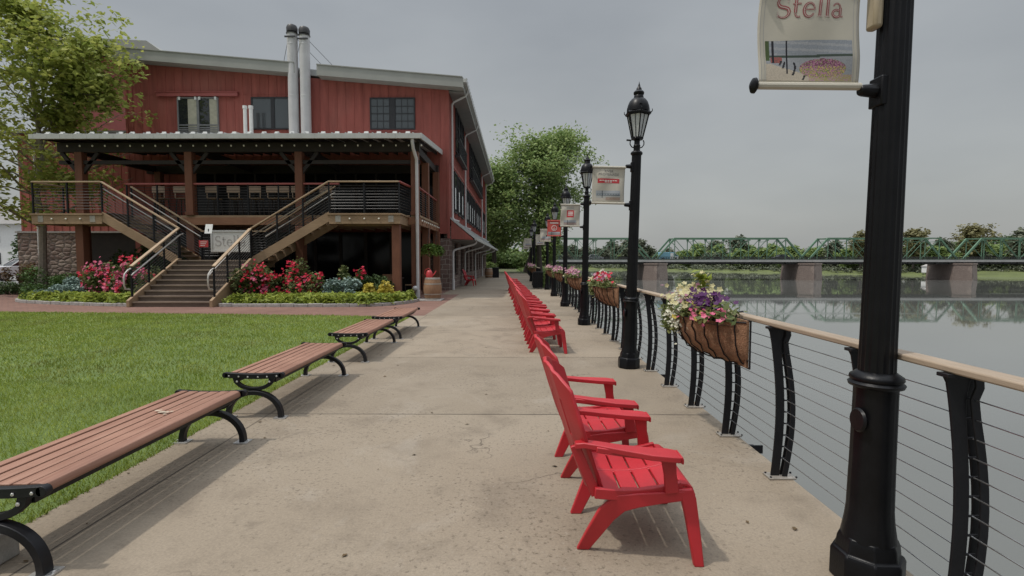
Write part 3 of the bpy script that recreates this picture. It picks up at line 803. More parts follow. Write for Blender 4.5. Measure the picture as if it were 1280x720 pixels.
        F=[(4*i+j,4*i+(j+1)%4,4*i+4+(j+1)%4,4*i+4+j) for i in range(k-1) for j in range(4)]+[(0,1,2,3),(4*k-4,4*k-3,4*k-2,4*k-1)]
        g.add(V,F); g.build('leg',m,t,bevel=.005)
        # upright joining arm and back
        u=MB(); u.bar((-.085,e*.275,.60),(.03,e*.262,.33),.022,.05,up=(1,0,0)); u.build('arm_support',m,t,bevel=.004)
    return t
c0=make_chair((.395,2.89,0),'nearest red plastic garden chair, cast shadow of seat slits below it',R(-1))
dup(c0,(.375,3.80,0),R(2),'red plastic garden chair directly behind the nearest one, partly hidden by it')
ords=['first','second','third','fourth','fifth','sixth','seventh','eighth','ninth','tenth','eleventh','twelfth','thirteenth','fourteenth','fifteenth']
row=[(.275,8.78,2),(.235,9.62,4),(.215,10.45,1),(.19,11.55,5),(.165,12.45,3),(.13,13.45,2),(.06,14.6,6),(.02,15.8,3),(-.02,17.1,4),(-.06,18.6,2),(-.14,20.2,5),(-.22,22.0,3),(-.30,24.0,4),(-.36,26.3,2)]
for i,(x,y,a) in enumerate(row):
    lab='red plastic chair, %s from the front of the long row beyond the gap'%ords[i] if i else 'front red chair of the long row, beyond the gap behind the two near chairs'
    if i==len(row)-1: lab='last red plastic chair at the far end of the long row'
    dup(c0,(x,y,0),R(a),lab)
dup(c0,(-3.05,31.2,0),R(-8),'lone red plastic chair standing against the stone wall of the building')

# ------------------------------------------------------------------ street lamps
def make_lamp(loc,label):
    t=thing('street_lamp',label,'street lamp',loc,0,'black promenade lamps'); m=M['lamp_black']
    b=MB()
    b.lathe([(.158,.0),(.158,.13),(.150,.145),(.138,.15),(.132,.20),(.122,.225)],8,a0=math.pi/8)
    b.build('base',m,t,bevel=.006)
    s=MB(); s.lathe([(.118,.215),(.112,.25),(.104,.30),(.0985,.36),(.0945,.60),(.092,.90),(.092,.955)],40,flute=(2,5,.005))
    s.lathe([(.092,.950),(.113,.958),(.118,.972),(.106,.984),(.113,.994),(.110,1.008),(.090,1.022),(.080,1.03)],28)
    s.build('sleeve',m,t,smooth=50)
    h=MB(); h.lathe([(.0,0),(.05,.0),(.058,.008),(.05,.018),(0,.02)],16); ho=h.build('access_cover',m,t); ho.location=(-.088,-.03,.80); ho.rotation_euler=(0,R(-88),0)
    p=MB(); p.lathe([(.078,1.02),(.076,1.2),(.066,3.06)],40,flute=(0,2,.005)); p.build('pole',m,t,smooth=50)
    n=MB(); n.lathe([(.066,3.045),(.082,3.06),(.085,3.08),(.070,3.10),(.048,3.105),(.044,3.16),(.050,3.18),(.040,3.20),(.040,3.27)],20)
    for e in (-1,1):
        n.tube([(e*.04,0,3.15),(e*.075,0,3.165),(e*.098,0,3.20),(e*.098,0,3.235),(e*.085,0,3.262)],.008,6)
    n.bar((-.095,0,3.255),(-.15,0,3.258),.02,.02)
    n.build('neck',m,t)
    L=MB(); N=6
    L.lathe([(.045,3.255),(.088,3.268),(.088,3.29),(.078,3.30)],N,a0=math.pi/6)
    for k in range(N):
        a=math.pi/6+2*math.pi*k/N; L.bar((.080*math.cos(a),.080*math.sin(a),3.29),(.160*math.cos(a),.160*math.sin(a),3.625),.014,.014)
        a2=a+math.pi/N; L.bar((.068*math.cos(a2),.068*math.sin(a2),3.29),(.137*math.cos(a2),.137*math.sin(a2),3.625),.007,.007)
    L.lathe([(.160,3.60),(.186,3.612),(.190,3.632),(.172,3.650),(.150,3.655)],N,a0=math.pi/6)
    for k in range(N):
        a=math.pi/6+2*math.pi*k/N; c,s_=math.cos(a),math.sin(a)
        L.tube([(.183*c,.183*s_,3.63),(.200*c,.200*s_,3.645),(.203*c,.203*s_,3.668),(.196*c,.196*s_,3.68)],[.008,.007,.005,.002],5)
    lo=L.build('lantern',m,t)
    g=MB(); g.lathe([(.076,3.295),(.150,3.615)],N,a0=math.pi/6,caps=False); g.build('glass',M['lampglass'],lo,smooth=0)
    c=MB(); c.lathe([(.160,3.652),(.158,3.69),(.148,3.74),(.128,3.79),(.098,3.828),(.070,3.845),(.066,3.875),(.060,3.885),(.072,3.90),(.074,3.925),(.058,3.945),(.040,3.955),(.034,3.985),(.020,4.00),(.016,4.02),(.006,4.05),(.001,4.08)],24)
    for k in range(3): c.box(-.018+.1*0,.018,-.152,-.14,3.70,3.73)
    c.build('cap',m,lo,smooth=40)
    for z in (2.89,2.345):
        k=MB(); k.box(-.075,-.035,-.045,.045,z-.075,z+.06); k.tube([(-.06,0,z),(-.135,0,z),(-.15,0,z)],[.034,.026,.022],10)
        ko=k.build('banner_bracket',m,t,bevel=.006)
    return t
lampY=[2.44,7.39,12.3,17.2,22.1,27.0]
lamps=[]
l0=make_lamp((1.715,2.44,0),'nearest black lamp post, fluted, cut off by the top edge')
sp=MB(); sp.box(-.115,-.072,-.035,.035,2.62,2.82); so=sp.build('speaker_box',mat('tan_plastic',(.33,.27,.18),.5,.1,9),l0,bevel=.015)
def lamp_copy(loc,label,tilt=0):
    r=dup(l0,loc,0,label); r.rotation_euler=(0,R(tilt),0)
    for c in list(r.children):
        if c.name.startswith('speaker_box'): bpy.data.objects.remove(c)
l0.rotation_euler=(0,R(.7),0)
LL=['second black lamp post from the camera, standing alone against the sky','third black lamp post along the railing, beside the second flower basket','fourth black lamp post, its lantern against the tree edge','fifth black lamp post, behind the red banner','sixth black lamp post along the railing, lantern before the green trees']
for i,y in enumerate(lampY[1:]): lamp_copy((1.64,y,0),LL[i],(1.4,.8,.4,.3,.2)[i])
lamp_copy((1.12,31.6,0),'seventh black lamp post, where the promenade narrows beyond the dark bin')
lamp_copy((1.12,37.4,0),'farthest black lamp post, by the trees at the path end')
# ------------------------------------------------------------------ cable railing
def post_mesh(flip=1):
    p=MB()
    zs=[.012,.10,.2,.3,.4,.5,.6,.7,.8,.9,.98,1.05,1.085]
    def xin(z): return .0+.035*math.sin(math.pi*min(z,.95)/1.0)-.02*(z/1.08)
    inner=[(xin(z),z) for z in zs]; wi=[.060]*8+[.060,.062,.072,.095,.13]
    p.arc_strip(inner,wi,-.006,.006)
    outer=[(xin(z)+.056+.026*math.sin(math.pi*min(1,(z+.05)/1.0)),z) for z in zs[:-2]]+[(.062,1.03),(.056,1.085)]
    p.arc_strip(outer,[.036]*len(outer),-.024,-.014)
    p.arc_strip(outer,[.036]*len(outer),.014,.024)
    for z in np.linspace(.14,.98,11): p.tube([(xin(z)+.026,0,z),(xin(z)+.05+.026*math.sin(math.pi*z),0,z)],.006,6)
    p.box(-.06,.13,-.055,.055,.002,.014,mi=1); p.box(-.08,.10,-.03,.03,1.073,1.089)
    for x in (-.045,.135):
        for y in (-.04,.04): p.ball((x,y,.016),.009,6,4)
    return p
def make_railing(label, X, posts, y0, y1, seg=None):
    t=thing('cable_railing',label,'railing',(X,0,0))
    pm=post_mesh(); first=None
    for y in posts:
        if first is None: first=o=pm.build('post',[M['black_steel'],M['hoop']],t,bevel=.002)
        else:
            o=first.copy(); COL.objects.link(o); o.parent=t
        o.location=(0,y,0)
    for i,z in enumerate(np.linspace(.14,.98,11)):
        c=MB(); x=.042+.03*math.sin(math.pi*z); pts=[]
        rr=random.Random(i)
        for y in np.arange(y0,y1,.44): pts.append((x+rr.uniform(-.002,.002),y,z+rr.uniform(-.003,.001)))
        c.tube(pts,.0032,5); c.build('cable',M['cable'],t)
    r=MB()
    y=y0; L=2.7; k=0
    while y<y1-.01:
        e=min(y+L,y1); r.box(-.060,.040,y+.002,e-.002,1.090,1.122); y=e; k+=1
    r.build('top_rail',M['capwood'],t,bevel=.008)
    return t
posts=[-.6,.3,1.2,2.13,2.74,3.62]+[4.50+.885*i for i in range(28)]
posts=[p for p in posts if p<28.5]
ra=make_railing('long cable railing with timber cap and curved steel posts along the river',1.86,posts,-.9,28.5)
for y in (4.42,7.15,9.9,13.6,17.2):
    bk=MB(); bk.box(.08,.26,y-.09,y+.09,-.10,-.085); bk.box(.09,.24,y-.012,y+.012,-.19,-.10); bk.box(.08,.26,y-.09,y-.078,-.085,-.03)
    bk.build('edge_bracket',M['black_steel'],ra)
make_railing('short cable railing set further in beyond the dark bin, towards the trees',1.33,[28.9+.9*i for i in range(34)],28.7,59)

# ------------------------------------------------------------------ flower baskets
def make_basket(loc,label,seed,cols,tall=False):
    ng=np.random.default_rng(seed)
    t=thing('flower_basket',label,'flower basket',loc,0,'flower baskets hung on the railing')
    Lh=.60; D=.34; Hh=.36; NU,NVv=22,9
    b=MB(); V=[]
    for i in range(NU+1):
        u=-1+2*i/NU; e=max(0,1-abs(u)**1.7)**.85
        for j in range(NVv+1):
            a=math.pi/2*j/NVv
            d=D*(.05+.95*e); h=Hh*(.80+.18*e**.5)
            jit=1+.03*math.sin(i*5.1+j*3.3)
            V.append((-d*math.cos(a)**.95*jit, u*Lh, -h*math.sin(a)**.95*jit))
    F=[(i*(NVv+1)+j,i*(NVv+1)+j+1,(i+1)*(NVv+1)+j+1,(i+1)*(NVv+1)+j) for i in range(NU) for j in range(NVv)]
    b.add(V,F)
    for i in (0,NU): b.add([V[i*(NVv+1)+j] for j in range(NVv+1)]+[(0,V[i*(NVv+1)][1],0)],[tuple(range(NVv+2))])
    b.box(-.010,.008,-Lh*.98,Lh*.98,-Hh*.97,.012)
    o=b.build('liner',M['coco'],t,smooth=60)
    w=MB()
    for i in range(1,NU,2):
        R_=[]
        for j in range(NVv+1):
            p=V[i*(NVv+1)+j]; q=V[min(NU,i+1)*(NVv+1)+j]; f=.5*j/NVv
            R_.append((p[0]*1.02-.003,p[1],p[2]*1.02-.003))
        w.tube(R_,.0055,5)
    for j in (0,9):
        w.tube([(V[i*(NVv+1)+j][0]*1.02-.003,V[i*(NVv+1)+j][1],V[i*(NVv+1)+j][2]*1.02-.002) for i in range(NU+1)],.006 if j in (0,9) else .0045,5)
    for y in (-Lh,Lh): w.tube([(.012,y,.01),(.012,y,-Hh*.98)],.007,6)
    w.tube([(.012,-Lh,-Hh*.98),(.012,Lh,-Hh*.98)],.007,6); w.tube([(.012,-Lh,.01),(.012,Lh,.01)],.007,6)
    for y in (-.36,.36): w.tube([(.01,y,0),(.0,y,.055),(.06,y,.062)],.008,6)
    w.build('wire_frame',M['black_steel'],t)
    so=MB(); so.add([(-D*.9*math.cos(a)*1.0-.01,Lh*.93*math.sin(a),-.035) for a in np.linspace(-math.pi/2,math.pi/2,13)],[tuple(range(13))]); so.build('soil',M['soil'],t,smooth=0)
    n=1700; P=ng.normal(size=(n,3))*np.array([.085,.26,.045])+np.array([-.17,.05,.035]); P[:,2]=np.abs(P[:,2]-.0)+.0
    dr=ng.random(n)<.16; P[dr,2]-=ng.uniform(.02,.20,dr.sum()); P[dr,0]=-.30-ng.uniform(0,.06,dr.sum()); P[dr,1]=ng.normal(.30,.12,dr.sum())
    quads_mesh('foliage',leaf_quads(P,.035,ng,aspect=1.8),4,M['leaf_rose'],parent=t)
    for nm,pm,k,c,sd,size in cols:
        Q=ng.normal(size=(k,3))*np.array(sd)+np.array(c)
        quads_mesh(nm,star_blossoms(Q,size,ng,facing=(-.5,-.8,.6)),4,M[pm],parent=t)['kind']='stuff'
    if tall:
        s=MB(); lp=[]
        for a,bb,h in ((-.02,.03,.33),(.02,.0,.29)):
            s.tube([(-.13,.02,.05),(-.13+a*.5,.02+bb*.5,h*.6),(-.13+a,.02+bb,h)],[.006,.005,.003],5)
            lp.append(ng.normal(size=(20,3))*.020+np.array([-.13+a,.02+bb,h])); lp.append(ng.normal(size=(7,3))*np.array([.022,.022,.05])+np.array([-.13+a*.5,.02+bb*.5,h*.6]))
        s.build('stalk',M['leaf_lime'],t); quads_mesh('stalk_leaves',leaf_quads(np.concatenate(lp),.04,ng),4,M['leaf_lime'],parent=t)
        quads_mesh('stalk_flowers',star_blossoms(ng.normal(size=(12,3))*np.array([.04,.04,.03])+np.array([-.13,.03,.32]),.045,ng),4,M['p_cream'],parent=t)
    return t
BX=1.765
make_basket((BX,4.47,1.085),'nearest coir railing basket, purple pansies, white and yellow blooms, one tall green stalk',31,[
 ('purple_pansies','p_purple',110,(-.17,-.18,.12),(.055,.10,.04),.064),('cream_flowers','p_cream',300,(-.17,.10,.15),(.085,.15,.04),.05),
 ('yellow_flowers','p_yellow',50,(-.28,.0,.03),(.04,.22,.05),.048),('white_alyssum','p_white',520,(-.32,.10,.0),(.035,.075,.07),.027),
 ('pink_flowers','p_pink',85,(-.22,-.25,.045),(.06,.16,.025),.045),('mauve_flowers','p_mauve',150,(-.17,.20,.12),(.07,.17,.045),.05)],tall=True)
make_basket((BX,9.40,1.085),'second coir railing basket, crimson and pink petunias with yellow trailing leaves',32,[
 ('crimson_petunias','p_red',60,(-.20,-.08,.14),(.07,.16,.06),.07),('pink_petunias','p_mauve',50,(-.20,.05,.14),(.07,.2,.06),.06),
 ('cream_flowers','p_cream',60,(-.26,.22,.04),(.05,.12,.09),.05),('white_flowers','p_white',14,(-.14,-.02,.24),(.05,.12,.04),.05)],tall=False)
make_basket((BX,14.25,1.085),'third coir railing basket, pale pink blooms, beside the fourth lamp post',33,[
 ('pink_petunias','p_mauve',130,(-.20,0,.13),(.08,.22,.06),.065),('crimson_petunias','p_red',20,(-.22,.02,.12),(.07,.2,.05),.06),('white_flowers','p_cream',40,(-.22,.2,.1),(.07,.16,.06),.05)])
make_basket((BX,19.2,1.085),'fourth railing basket, full of dull pink flowers, near the fifth lamp post',34,[
 ('pink_petunias','p_mauve',140,(-.20,0,.13),(.08,.23,.06),.065),('cream_flowers','p_cream',40,(-.22,.1,.1),(.07,.2,.06),.055)])
make_basket((BX,24.2,1.085),'fifth railing basket, pink and cream flowers, just before the dark bin',35,[
 ('pink_petunias','p_mauve',120,(-.20,0,.13),(.08,.23,.06),.065),('cream_flowers','p_cream',60,(-.22,.1,.12),(.07,.2,.06),.055)])
make_basket((1.15,30.3,1.085),'sixth railing basket, pale pink flowers, on the set-in railing by the seventh lamp',36,[
 ('pink_petunias','p_mauve',120,(-.20,0,.13),(.08,.23,.06),.07),('cream_flowers','p_cream',70,(-.22,.1,.12),(.07,.2,.06),.06)])
make_basket((1.15,36.2,1.085),'farthest railing basket, pink flowers, by the last lamp post',37,[
 ('pink_petunias','p_mauve',130,(-.20,0,.13),(.08,.23,.06),.07)])

# ------------------------------------------------------------------ banners on the lamps
def text_polys(body, size, align='CENTER'):
    c=bpy.data.curves.new('t','FONT'); c.body=body; c.size=size; c.align_x=align; c.resolution_u=3
    o=bpy.data.objects.new('t',c); COL.objects.link(o); dg=bpy.context.evaluated_depsgraph_get()
    me=bpy.data.meshes.new_from_object(o.evaluated_get(dg)); V=[tuple(v.co) for v in me.vertices]; F=[tuple(p.vertices) for p in me.polygons]
    bpy.data.objects.remove(o); bpy.data.curves.remove(c); bpy.data.meshes.remove(me)
    return V,F
def strip2d(path, w):
    if len(path)==2:
        a,b=path; path=[(a[0]+(b[0]-a[0])*i/8,a[1]+(b[1]-a[1])*i/8) for i in range(9)]
    V=[];n=len(path)
    for i,p in enumerate(path):
        a=path[max(0,i-1)]; b=path[min(n-1,i+1)]; dx,dy=b[0]-a[0],b[1]-a[1]; l=math.hypot(dx,dy) or 1
        ww=w[i] if hasattr(w,'__len__') else w
        V+=[(p[0]-dy/l*ww/2,p[1]+dx/l*ww/2,0),(p[0]+dy/l*ww/2,p[1]-dx/l*ww/2,0)]
    return V,[(2*i,2*i+1,2*i+3,2*i+2) for i in range(n-1)]
def arcp(cx,cy,rx,ry,a0,a1,n=14): return [(cx+rx*math.cos(R(a0+(a1-a0)*i/n)),cy+ry*math.sin(R(a0+(a1-a0)*i/n))) for i in range(n+1)]
def stella(scale, tw=.135, sw=.07):
    """serif word, cap height 1, drawn as strokes: returns centred verts and faces"""
    parts=[]; x=0
    # S
    sp=arcp(.30,.74,.24,.235,40,90,4)+arcp(.30,.74,.24,.235,90,250,9)[1:]+[(.36,.49)]+arcp(.32,.26,.26,.245,60,-95,9)[1:]+arcp(.32,.26,.27,.245,-95,-150,4)[1:]
    n=len(sp); parts.append((sp,[sw+(tw*1.25-sw)*math.exp(-((i-n*.5)/(n*.22))**2) for i in range(n)]))
    parts += [([(.50,.98),(.50,.70)],.035),([(.07,.30),(.07,.02)],.035)]
    # t
    x=.74; parts += [([(x+.12,.90),(x+.12,.22)],tw),(arcp(x+.27,.20,.15,.19,180,300,7),sw*1.1),([(x-.02,.63),(x+.36,.63)],sw)]
    # e
    x=1.22; parts += [(arcp(x+.26,.32,.24,.32,0,330,20),[sw+(tw-sw)*abs(math.sin(R(a/2.0)))**2 for a in np.linspace(0,330,21)]),([(x+.03,.34),(x+.50,.34)],sw*.85)]
    for x in (1.86,2.22): parts += [([(x+.12,1.05),(x+.12,.02)],tw),([(x,.02),(x+.25,.02)],.045),([(x,1.03),(x+.12,1.03)],.045)]
    x=2.58; parts += [(arcp(x+.22,.44,.18,.20,160,0,10),sw*1.1),([(x+.40,.46),(x+.40,.12)],tw),([(x+.40,.12),(x+.45,.03),(x+.54,.05)],sw),(arcp(x+.22,.17,.20,.165,60,320,12),[tw*.85]*13),([(x+.30,.33),(x+.40,.37)],sw)]
    V=[];F=[]
    for p,w in parts:
        v,f=strip2d(p,w); o=len(V); V+=v; F+=[tuple(i+o for i in q) for q in f]
    V=[((a-1.56)*scale,b*scale,0) for a,b,_ in V]
    return V,F
def photo_color(u,v,style,ng):
    """the little printed view: u 0..1 left-right, v 0..1 bottom-top"""
    j=ng.uniform(.9,1.1)
    def c(r,g,b): return (r*j,g*j,b*j,1)
    if style=='flowers':
        if v>.66:
            col=c(.26,.28,.31) if math.sin(v*40+u*5)<.3 else c(.33,.34,.36)
        elif v>.58+.05*max(0,u-.5): col=c(.06,.08,.065) if v<.64+.10*max(0,u-.55) else c(.26,.28,.31)
        else: col=c(.30,.31,.33)
        if u<.5 and v<.42-.62*(u-.05)*(1 if u>.05 else 0): col=c(.47,.41,.33)
        if .05<u<.19 and .44<v<.60: col=c(.30,.10,.09) if ng.random()<.6 else c(.16,.09,.08)
        if u<.05 and v>.5: col=c(.07,.10,.04)
        for a,b0 in ((.085,.44),(.245,.18)):
            if abs(u-a)<.011 and v>b0: col=c(.02,.02,.025)
        for a,b0,b1 in ((.19,.30,.48),(.31,.14,.46),(.155,.38,.5),(.43,.02,.40)):
            if abs(u-a-.03*math.sin(max(0,(v-b0))*8))<.012 and b0<v<b1: col=c(.03,.03,.035)
        m=((u-.66)/.27)**2+((v-.30)/.25)**2
        if m<1 and v>.05:
            r=ng.random()
            col=c(.40,.20,.28) if r<.4 else c(.48,.40,.13) if r<.62 and v<.36 else c(.18,.05,.12) if r<.8 and v>.3 else c(.20,.22,.09)
        if u>.5 and v<.16 and m>.8: col=c(.36,.33,.14) if ng.random()<.5 else c(.42,.28,.30)
    elif style=='bridge':
        col=c(.36,.38,.40) if v>.5 else c(.40,.40,.38)
        if .48<v<.56: col=c(.10,.13,.16)
        if .56<v<.72 and (abs((u*9)%1-.5)<.13 or v>.68): col=c(.16,.20,.22)
        if v<.30 and u>.4: col=c(.42,.33,.26) if ng.random()<.6 else c(.28,.2,.18)
        if abs(u-.26)<.015: col=c(.04,.05,.06)
        if v<.25 and u<.4: col=c(.46,.42,.36)
    else:
        col=c(.34,.36,.38) if v>.55 else c(.22,.23,.23) if v>.45 else c(.36,.33,.30) if ng.random()<.6 else c(.30,.15,.15)
        if abs(u-.3)<.015: col=c(.05,.05,.06)
    return col
def make_banner(loc,label,style,seed,tilt=0):
    ng=np.random.default_rng(seed); W=.46; z0,z1=2.375,2.86     # cloth between the arms; x runs from the pole to the left
    t=thing('lamp_banner',label,'banner',loc,0,'banners hung from the lamp posts'); t.rotation_euler=(0,R(tilt),0)
    xr=-.155; xl=xr-W
    a1,a2=.010+.006*ng.random(),.012*ng.random()
    def yo(x,z):
        u=(x-xl)/W; v=(z-z0)/(z1-z0)
        return -(a1*math.sin(u*5+v*2.5+seed)+a2*math.sin(u*9-v*4+seed*2))*min(1,4*v,4*(1-v))
    def xo(x,z):
        v=(z-z0)/(z1-z0); return x+.010*math.sin(v*math.pi)*(1 if (seed%2) else .4)*math.sin(v*3+seed)
    cl=MB(); NX,NZ=26,24
    main=M['bannerred'] if style=='red' else M['banner']
    for s in (0,):
        V=[]
        for j in range(NZ+1):
            for i in range(NX+1):
                x=xl+W*i/NX; z=z0+(z1-z0)*j/NZ; V.append((xo(x,z),yo(x,z),z))
        cl.add(V,[(j*(NX+1)+i,j*(NX+1)+i+1,(j+1)*(NX+1)+i+1,(j+1)*(NX+1)+i) for j in range(NZ) for i in range(NX)])
    co=cl.build('cloth',main,t,smooth=80)
    so=co.modifiers.new('thick','SOLIDIFY'); so.thickness=.0016; so.offset=0
    def printed(name,V,F,m,cx,cz,e=.0022):
        mb=MB(); mb.add([(xo(cx+a,cz+b),yo(cx+a,cz+b)-e,cz+b) for a,b,_ in V],F); return mb.build(name,m,t,smooth=0)
    def rect(x0,x1,za,zb,n=12):
        V=[];F=[]
        for i in range(n+1):
            for j in range(5): V.append((x0+(x1-x0)*i/n,za+(zb-za)*j/4,0))
        F=[(i*5+j,(i+1)*5+j,(i+1)*5+j+1,i*5+j+1) for i in range(n) for j in range(4)]
        return V,F
    cx=(xl+xr)/2
    if style!='red':
        for e in (-1,1):                                  # stitched hems
            for d in (.012,.028):
                V,F=rect(e*(W/2-d)-.0012,e*(W/2-d)+.0012,z0+.03,z1-.03,2); 
                V=[(a,b,0) for a,b,_ in V]; printed('stitching',*rect2(e*(W/2-d),z0,z1),M['inkgrey'],cx,0,.0012)
    px0,px1,pz0,pz1={'flowers':(-.195,.195,z0+.012,z0+.195),'bridge':(-.17,.17,z0+.03,z0+.165),'square':(-.15,.15,z0+.02,z0+.13),'red':(-.2,.2,z0+.012,z0+.12),'plain':(-.17,.17,z0+.03,z0+.19),'eleven':(-.16,.16,z0+.02,z0+.12)}[style]
    PX,PZ=110,52; V=[];F=[];C=[]
    for j in range(PZ+1):
        for i in range(PX+1):
            x=cx+px0+(px1-px0)*i/PX; z=pz0+(pz1-pz0)*j/PZ; V.append((xo(x,z),yo(x,z)-.0018,z))
    for j in range(PZ):
        for i in range(PX):
            F.append((j*(PX+1)+i,j*(PX+1)+i+1,(j+1)*(PX+1)+i+1,(j+1)*(PX+1)+i)); C.append(photo_color((i+.5)/PX,(j+.5)/PZ,style if style in('flowers','bridge') else 'other',ng))
    mb=MB(); mb.add(V,F); po=mb.build('printed_photo',M['print'],t,smooth=0,fix=False)
    ca=po.data.color_attributes.new('print','FLOAT_COLOR','CORNER')
    ca.data.foreach_set('color',np.repeat(np.array(C,dtype=np.float32),4,axis=0).ravel())
    if style=='flowers':
        V,F=stella(.096); printed('lettering',V,F,M['inkmaroon'],cx+.0,2.672)
        V,F=stella(.096,.030,.016); printed('lettering',V,F,mat('pale_print',(.50,.40,.36),.7),cx+.0,2.672,.0028)
    elif style=='bridge':
        for s,zz in (('RIVER',z1-.062),('PROMENADE',z1-.108)):
            V,F=text_polys(s,.050); printed('lettering',V,F,M['inkdark'],cx,zz)
        printed('red_panel',*rect(-.155,.155,z1-.215,z1-.15),M['inkred'],cx,0)
        for zz,ws in ((z1-.178,(.03,.022,.035,.028,.03,.024,.033)),(z1-.198,(.03,.025,.03))):
            x=-sum(ws)/2-.004*len(ws)
            for q in ws: printed('white_print',*rect(x,x+q,zz-.006,zz+.006,3),M['inkwhite'],cx,0,.0032); x+=q+.008
    elif style=='square':
        printed('red_panel',*rect(-.085,.085,z1-.29,z1-.12),M['inkred'],cx,0)
        for zz in (z1-.165,z1-.20,z1-.235): printed('white_print',*rect(-.06,.06,zz-.009,zz+.009,4),M['inkwhite'],cx,0,.0032)
        for zz in (z1-.045,z1-.075): printed('grey_print',*rect(-.09,.09,zz-.006,zz+.006,4),M['inkgrey'],cx,0)
    elif style=='red':
        printed('white_emblem',*strip2d(arcp(0,0,.085,.085,0,360,30),.016),M['inkwhite'],cx,z1-.235)
        printed('white_emblem',*strip2d([(0,-.045),(0,.045)],.012),M['inkwhite'],cx,z1-.235)
        printed('white_emblem',*strip2d(arcp(0,-.01,.04,.04,180,360,12),.012),M['inkwhite'],cx,z1-.235)
        printed('white_print',*rect(-.14,.14,z1-.085,z1-.05,6),M['inkwhite'],cx,0)
    elif style=='eleven':
        for q in (-.05,.05): printed('grey_print',*rect(q-.012,q+.012,z1-.2,z1-.10,3),M['inkgrey'],cx,0)
        printed('grey_print',*rect(-.12,.12,z1-.26,z1-.245,4),M['inkgrey'],cx,0)
    else:
        printed('grey_print',*rect(-.12,.12,z1-.10,z1-.07,4),M['inkgrey'],cx,0); printed('grey_print',*rect(-.09,.09,z1-.15,z1-.13,4),M['inkgrey'],cx,0)
    for z in (z0-.012,z1+.012):
        r=MB(); r.tube([(xr+.01,0,z),(xl-.012,0,z)],.017,10); ro=r.build('rod',main,t)
        f=MB(); f.lathe([(.0,-.018),(.016,-.016),(.034,-.006),(.036,.004),(.022,.014),(0,.018)],14); fo=f.build('finial',M['lamp_black'],ro); fo.location=(xl-.022,0,z); fo.rotation_euler=(0,R(90),0)
    return t
def rect2(x,z0,z1):
    V=[];F=[]
    for j in range(25): z=z0+.006+(z1-z0-.012)*j/24; V+=[(x-.0012,z,0),(x+.0012,z,0)]
    return V,[(2*j,2*j+1,2*j+3,2*j+2) for j in range(24)]
make_banner((1.715,2.44,0),'large cream banner reading Stella over a printed riverside view','flowers',3,.7)
make_banner((1.64,7.39,0),'cream banner reading River Promenade with a red panel, on the second lamp post','bridge',4,1.4)
make_banner((1.64,12.3,0),'cream banner with a red square, on the third lamp post','square',5,.8)
make_banner((1.64,17.2,0),'red banner with a white round emblem, on the fourth lamp post','red',6,.4)
make_banner((1.64,22.1,0),'grey and cream banner mostly hidden behind the red one','plain',7,.3)
make_banner((1.64,27.0,0),'white banner with grey figures, left of the red banner','eleven',8,.2)
make_banner((1.12,31.6,0),'plain pale banner on the seventh lamp post, against the trees','plain',9)
make_banner((1.12,37.4,0),'smallest pale banner, on the farthest lamp post','plain',10)

# dark bin beside the railing and the things at the path end
def make_bin(loc,label):
    t=thing('litter_bin',label,'litter bin',loc); b=MB()
    b.box(-.26,.26,-.26,.26,.04,.86)
    for i in range(7):
        for y in (-.275,.275): b.box(-.24+i*.07,-.19+i*.07,y-.008,y+.008,.06,.84)
        b.box(-.283,-.267,-.24+i*.07,-.19+i*.07,.06,.84)
    b.build('bin_body',M['black_steel'],t)
    l=MB(); l.box(-.29,.29,-.29,.29,.865,.90); l.lathe([(.20,.905),(.20,.925),(.14,.93)],16); l.build('lid',M['black_steel'],t,bevel=.006)
    return t
make_bin((1.20,28.1,0),'dark slatted litter bin at the jog in the railing')
make_bin((-1.75,44.5,0),'dark litter bin beside the barrel at the far end of the path')
def make_barrel(loc,label,s=1):
    t=thing('wooden_barrel',label,'barrel',loc)
    prof=[(.28,0),(.305,.09),(.335,.22),(.35,.36),(.352,.44),(.345,.55),(.325,.68),(.30,.79),(.282,.87)]
    b=MB(); b.lathe([(r*s,z*s) for r,z in prof],28,caps=False); b.lathe([(0.001,.855*s),(.275*s,.856*s)],28,caps=False)
    for k in range(28):
        a=2*math.pi*k/28; 
    b.build('staves',M['barrelwood'],t,smooth=30)
    for z0,z1 in ((.015,.075),(.20,.245),(.60,.645),(.80,.865)):
        h=MB(); f=lambda z: float(np.interp(z,[q[1] for q in prof],[q[0] for q in prof]))+.005
        h.lathe([(f(z0)*s,z0*s),(f(z1)*s,z1*s)],28,caps=False); h.build('hoop',M['hoop'],t)
    return t
make_barrel((-3.24,19.85,.02),'oak barrel by the downspout, red can on its lid')
make_barrel((-2.35,44.2,0),'small distant barrel at the end of the path')
t=thing('watering_can','red watering can standing on the oak barrel','watering can',(-3.36,19.82,.876))
b=MB(); b.lathe([(.125,0),(.13,.02),(.12,.20),(.085,.27),(.06,.285)],18); b.build('can_body',M['redcan'],t)
h=MB(); h.tube([(-.11,0,.08),(-.19,0,.16),(-.15,0,.30),(-.03,0,.36),(.06,0,.29)],.014,7); h.build('handle',M['redcan'],t)
h=MB(); h.tube([(.11,0,.06),(.20,0,.15),(.27,0,.27)],[.03,.022,.018],8); h.build('spout',M['redcan'],t)
pd=MB(); pd.box(-4.3,-2.85,19.4,20.3,-.003,.035)
struct(pd.build('stone_pad',M['kerb'],bevel=.01))
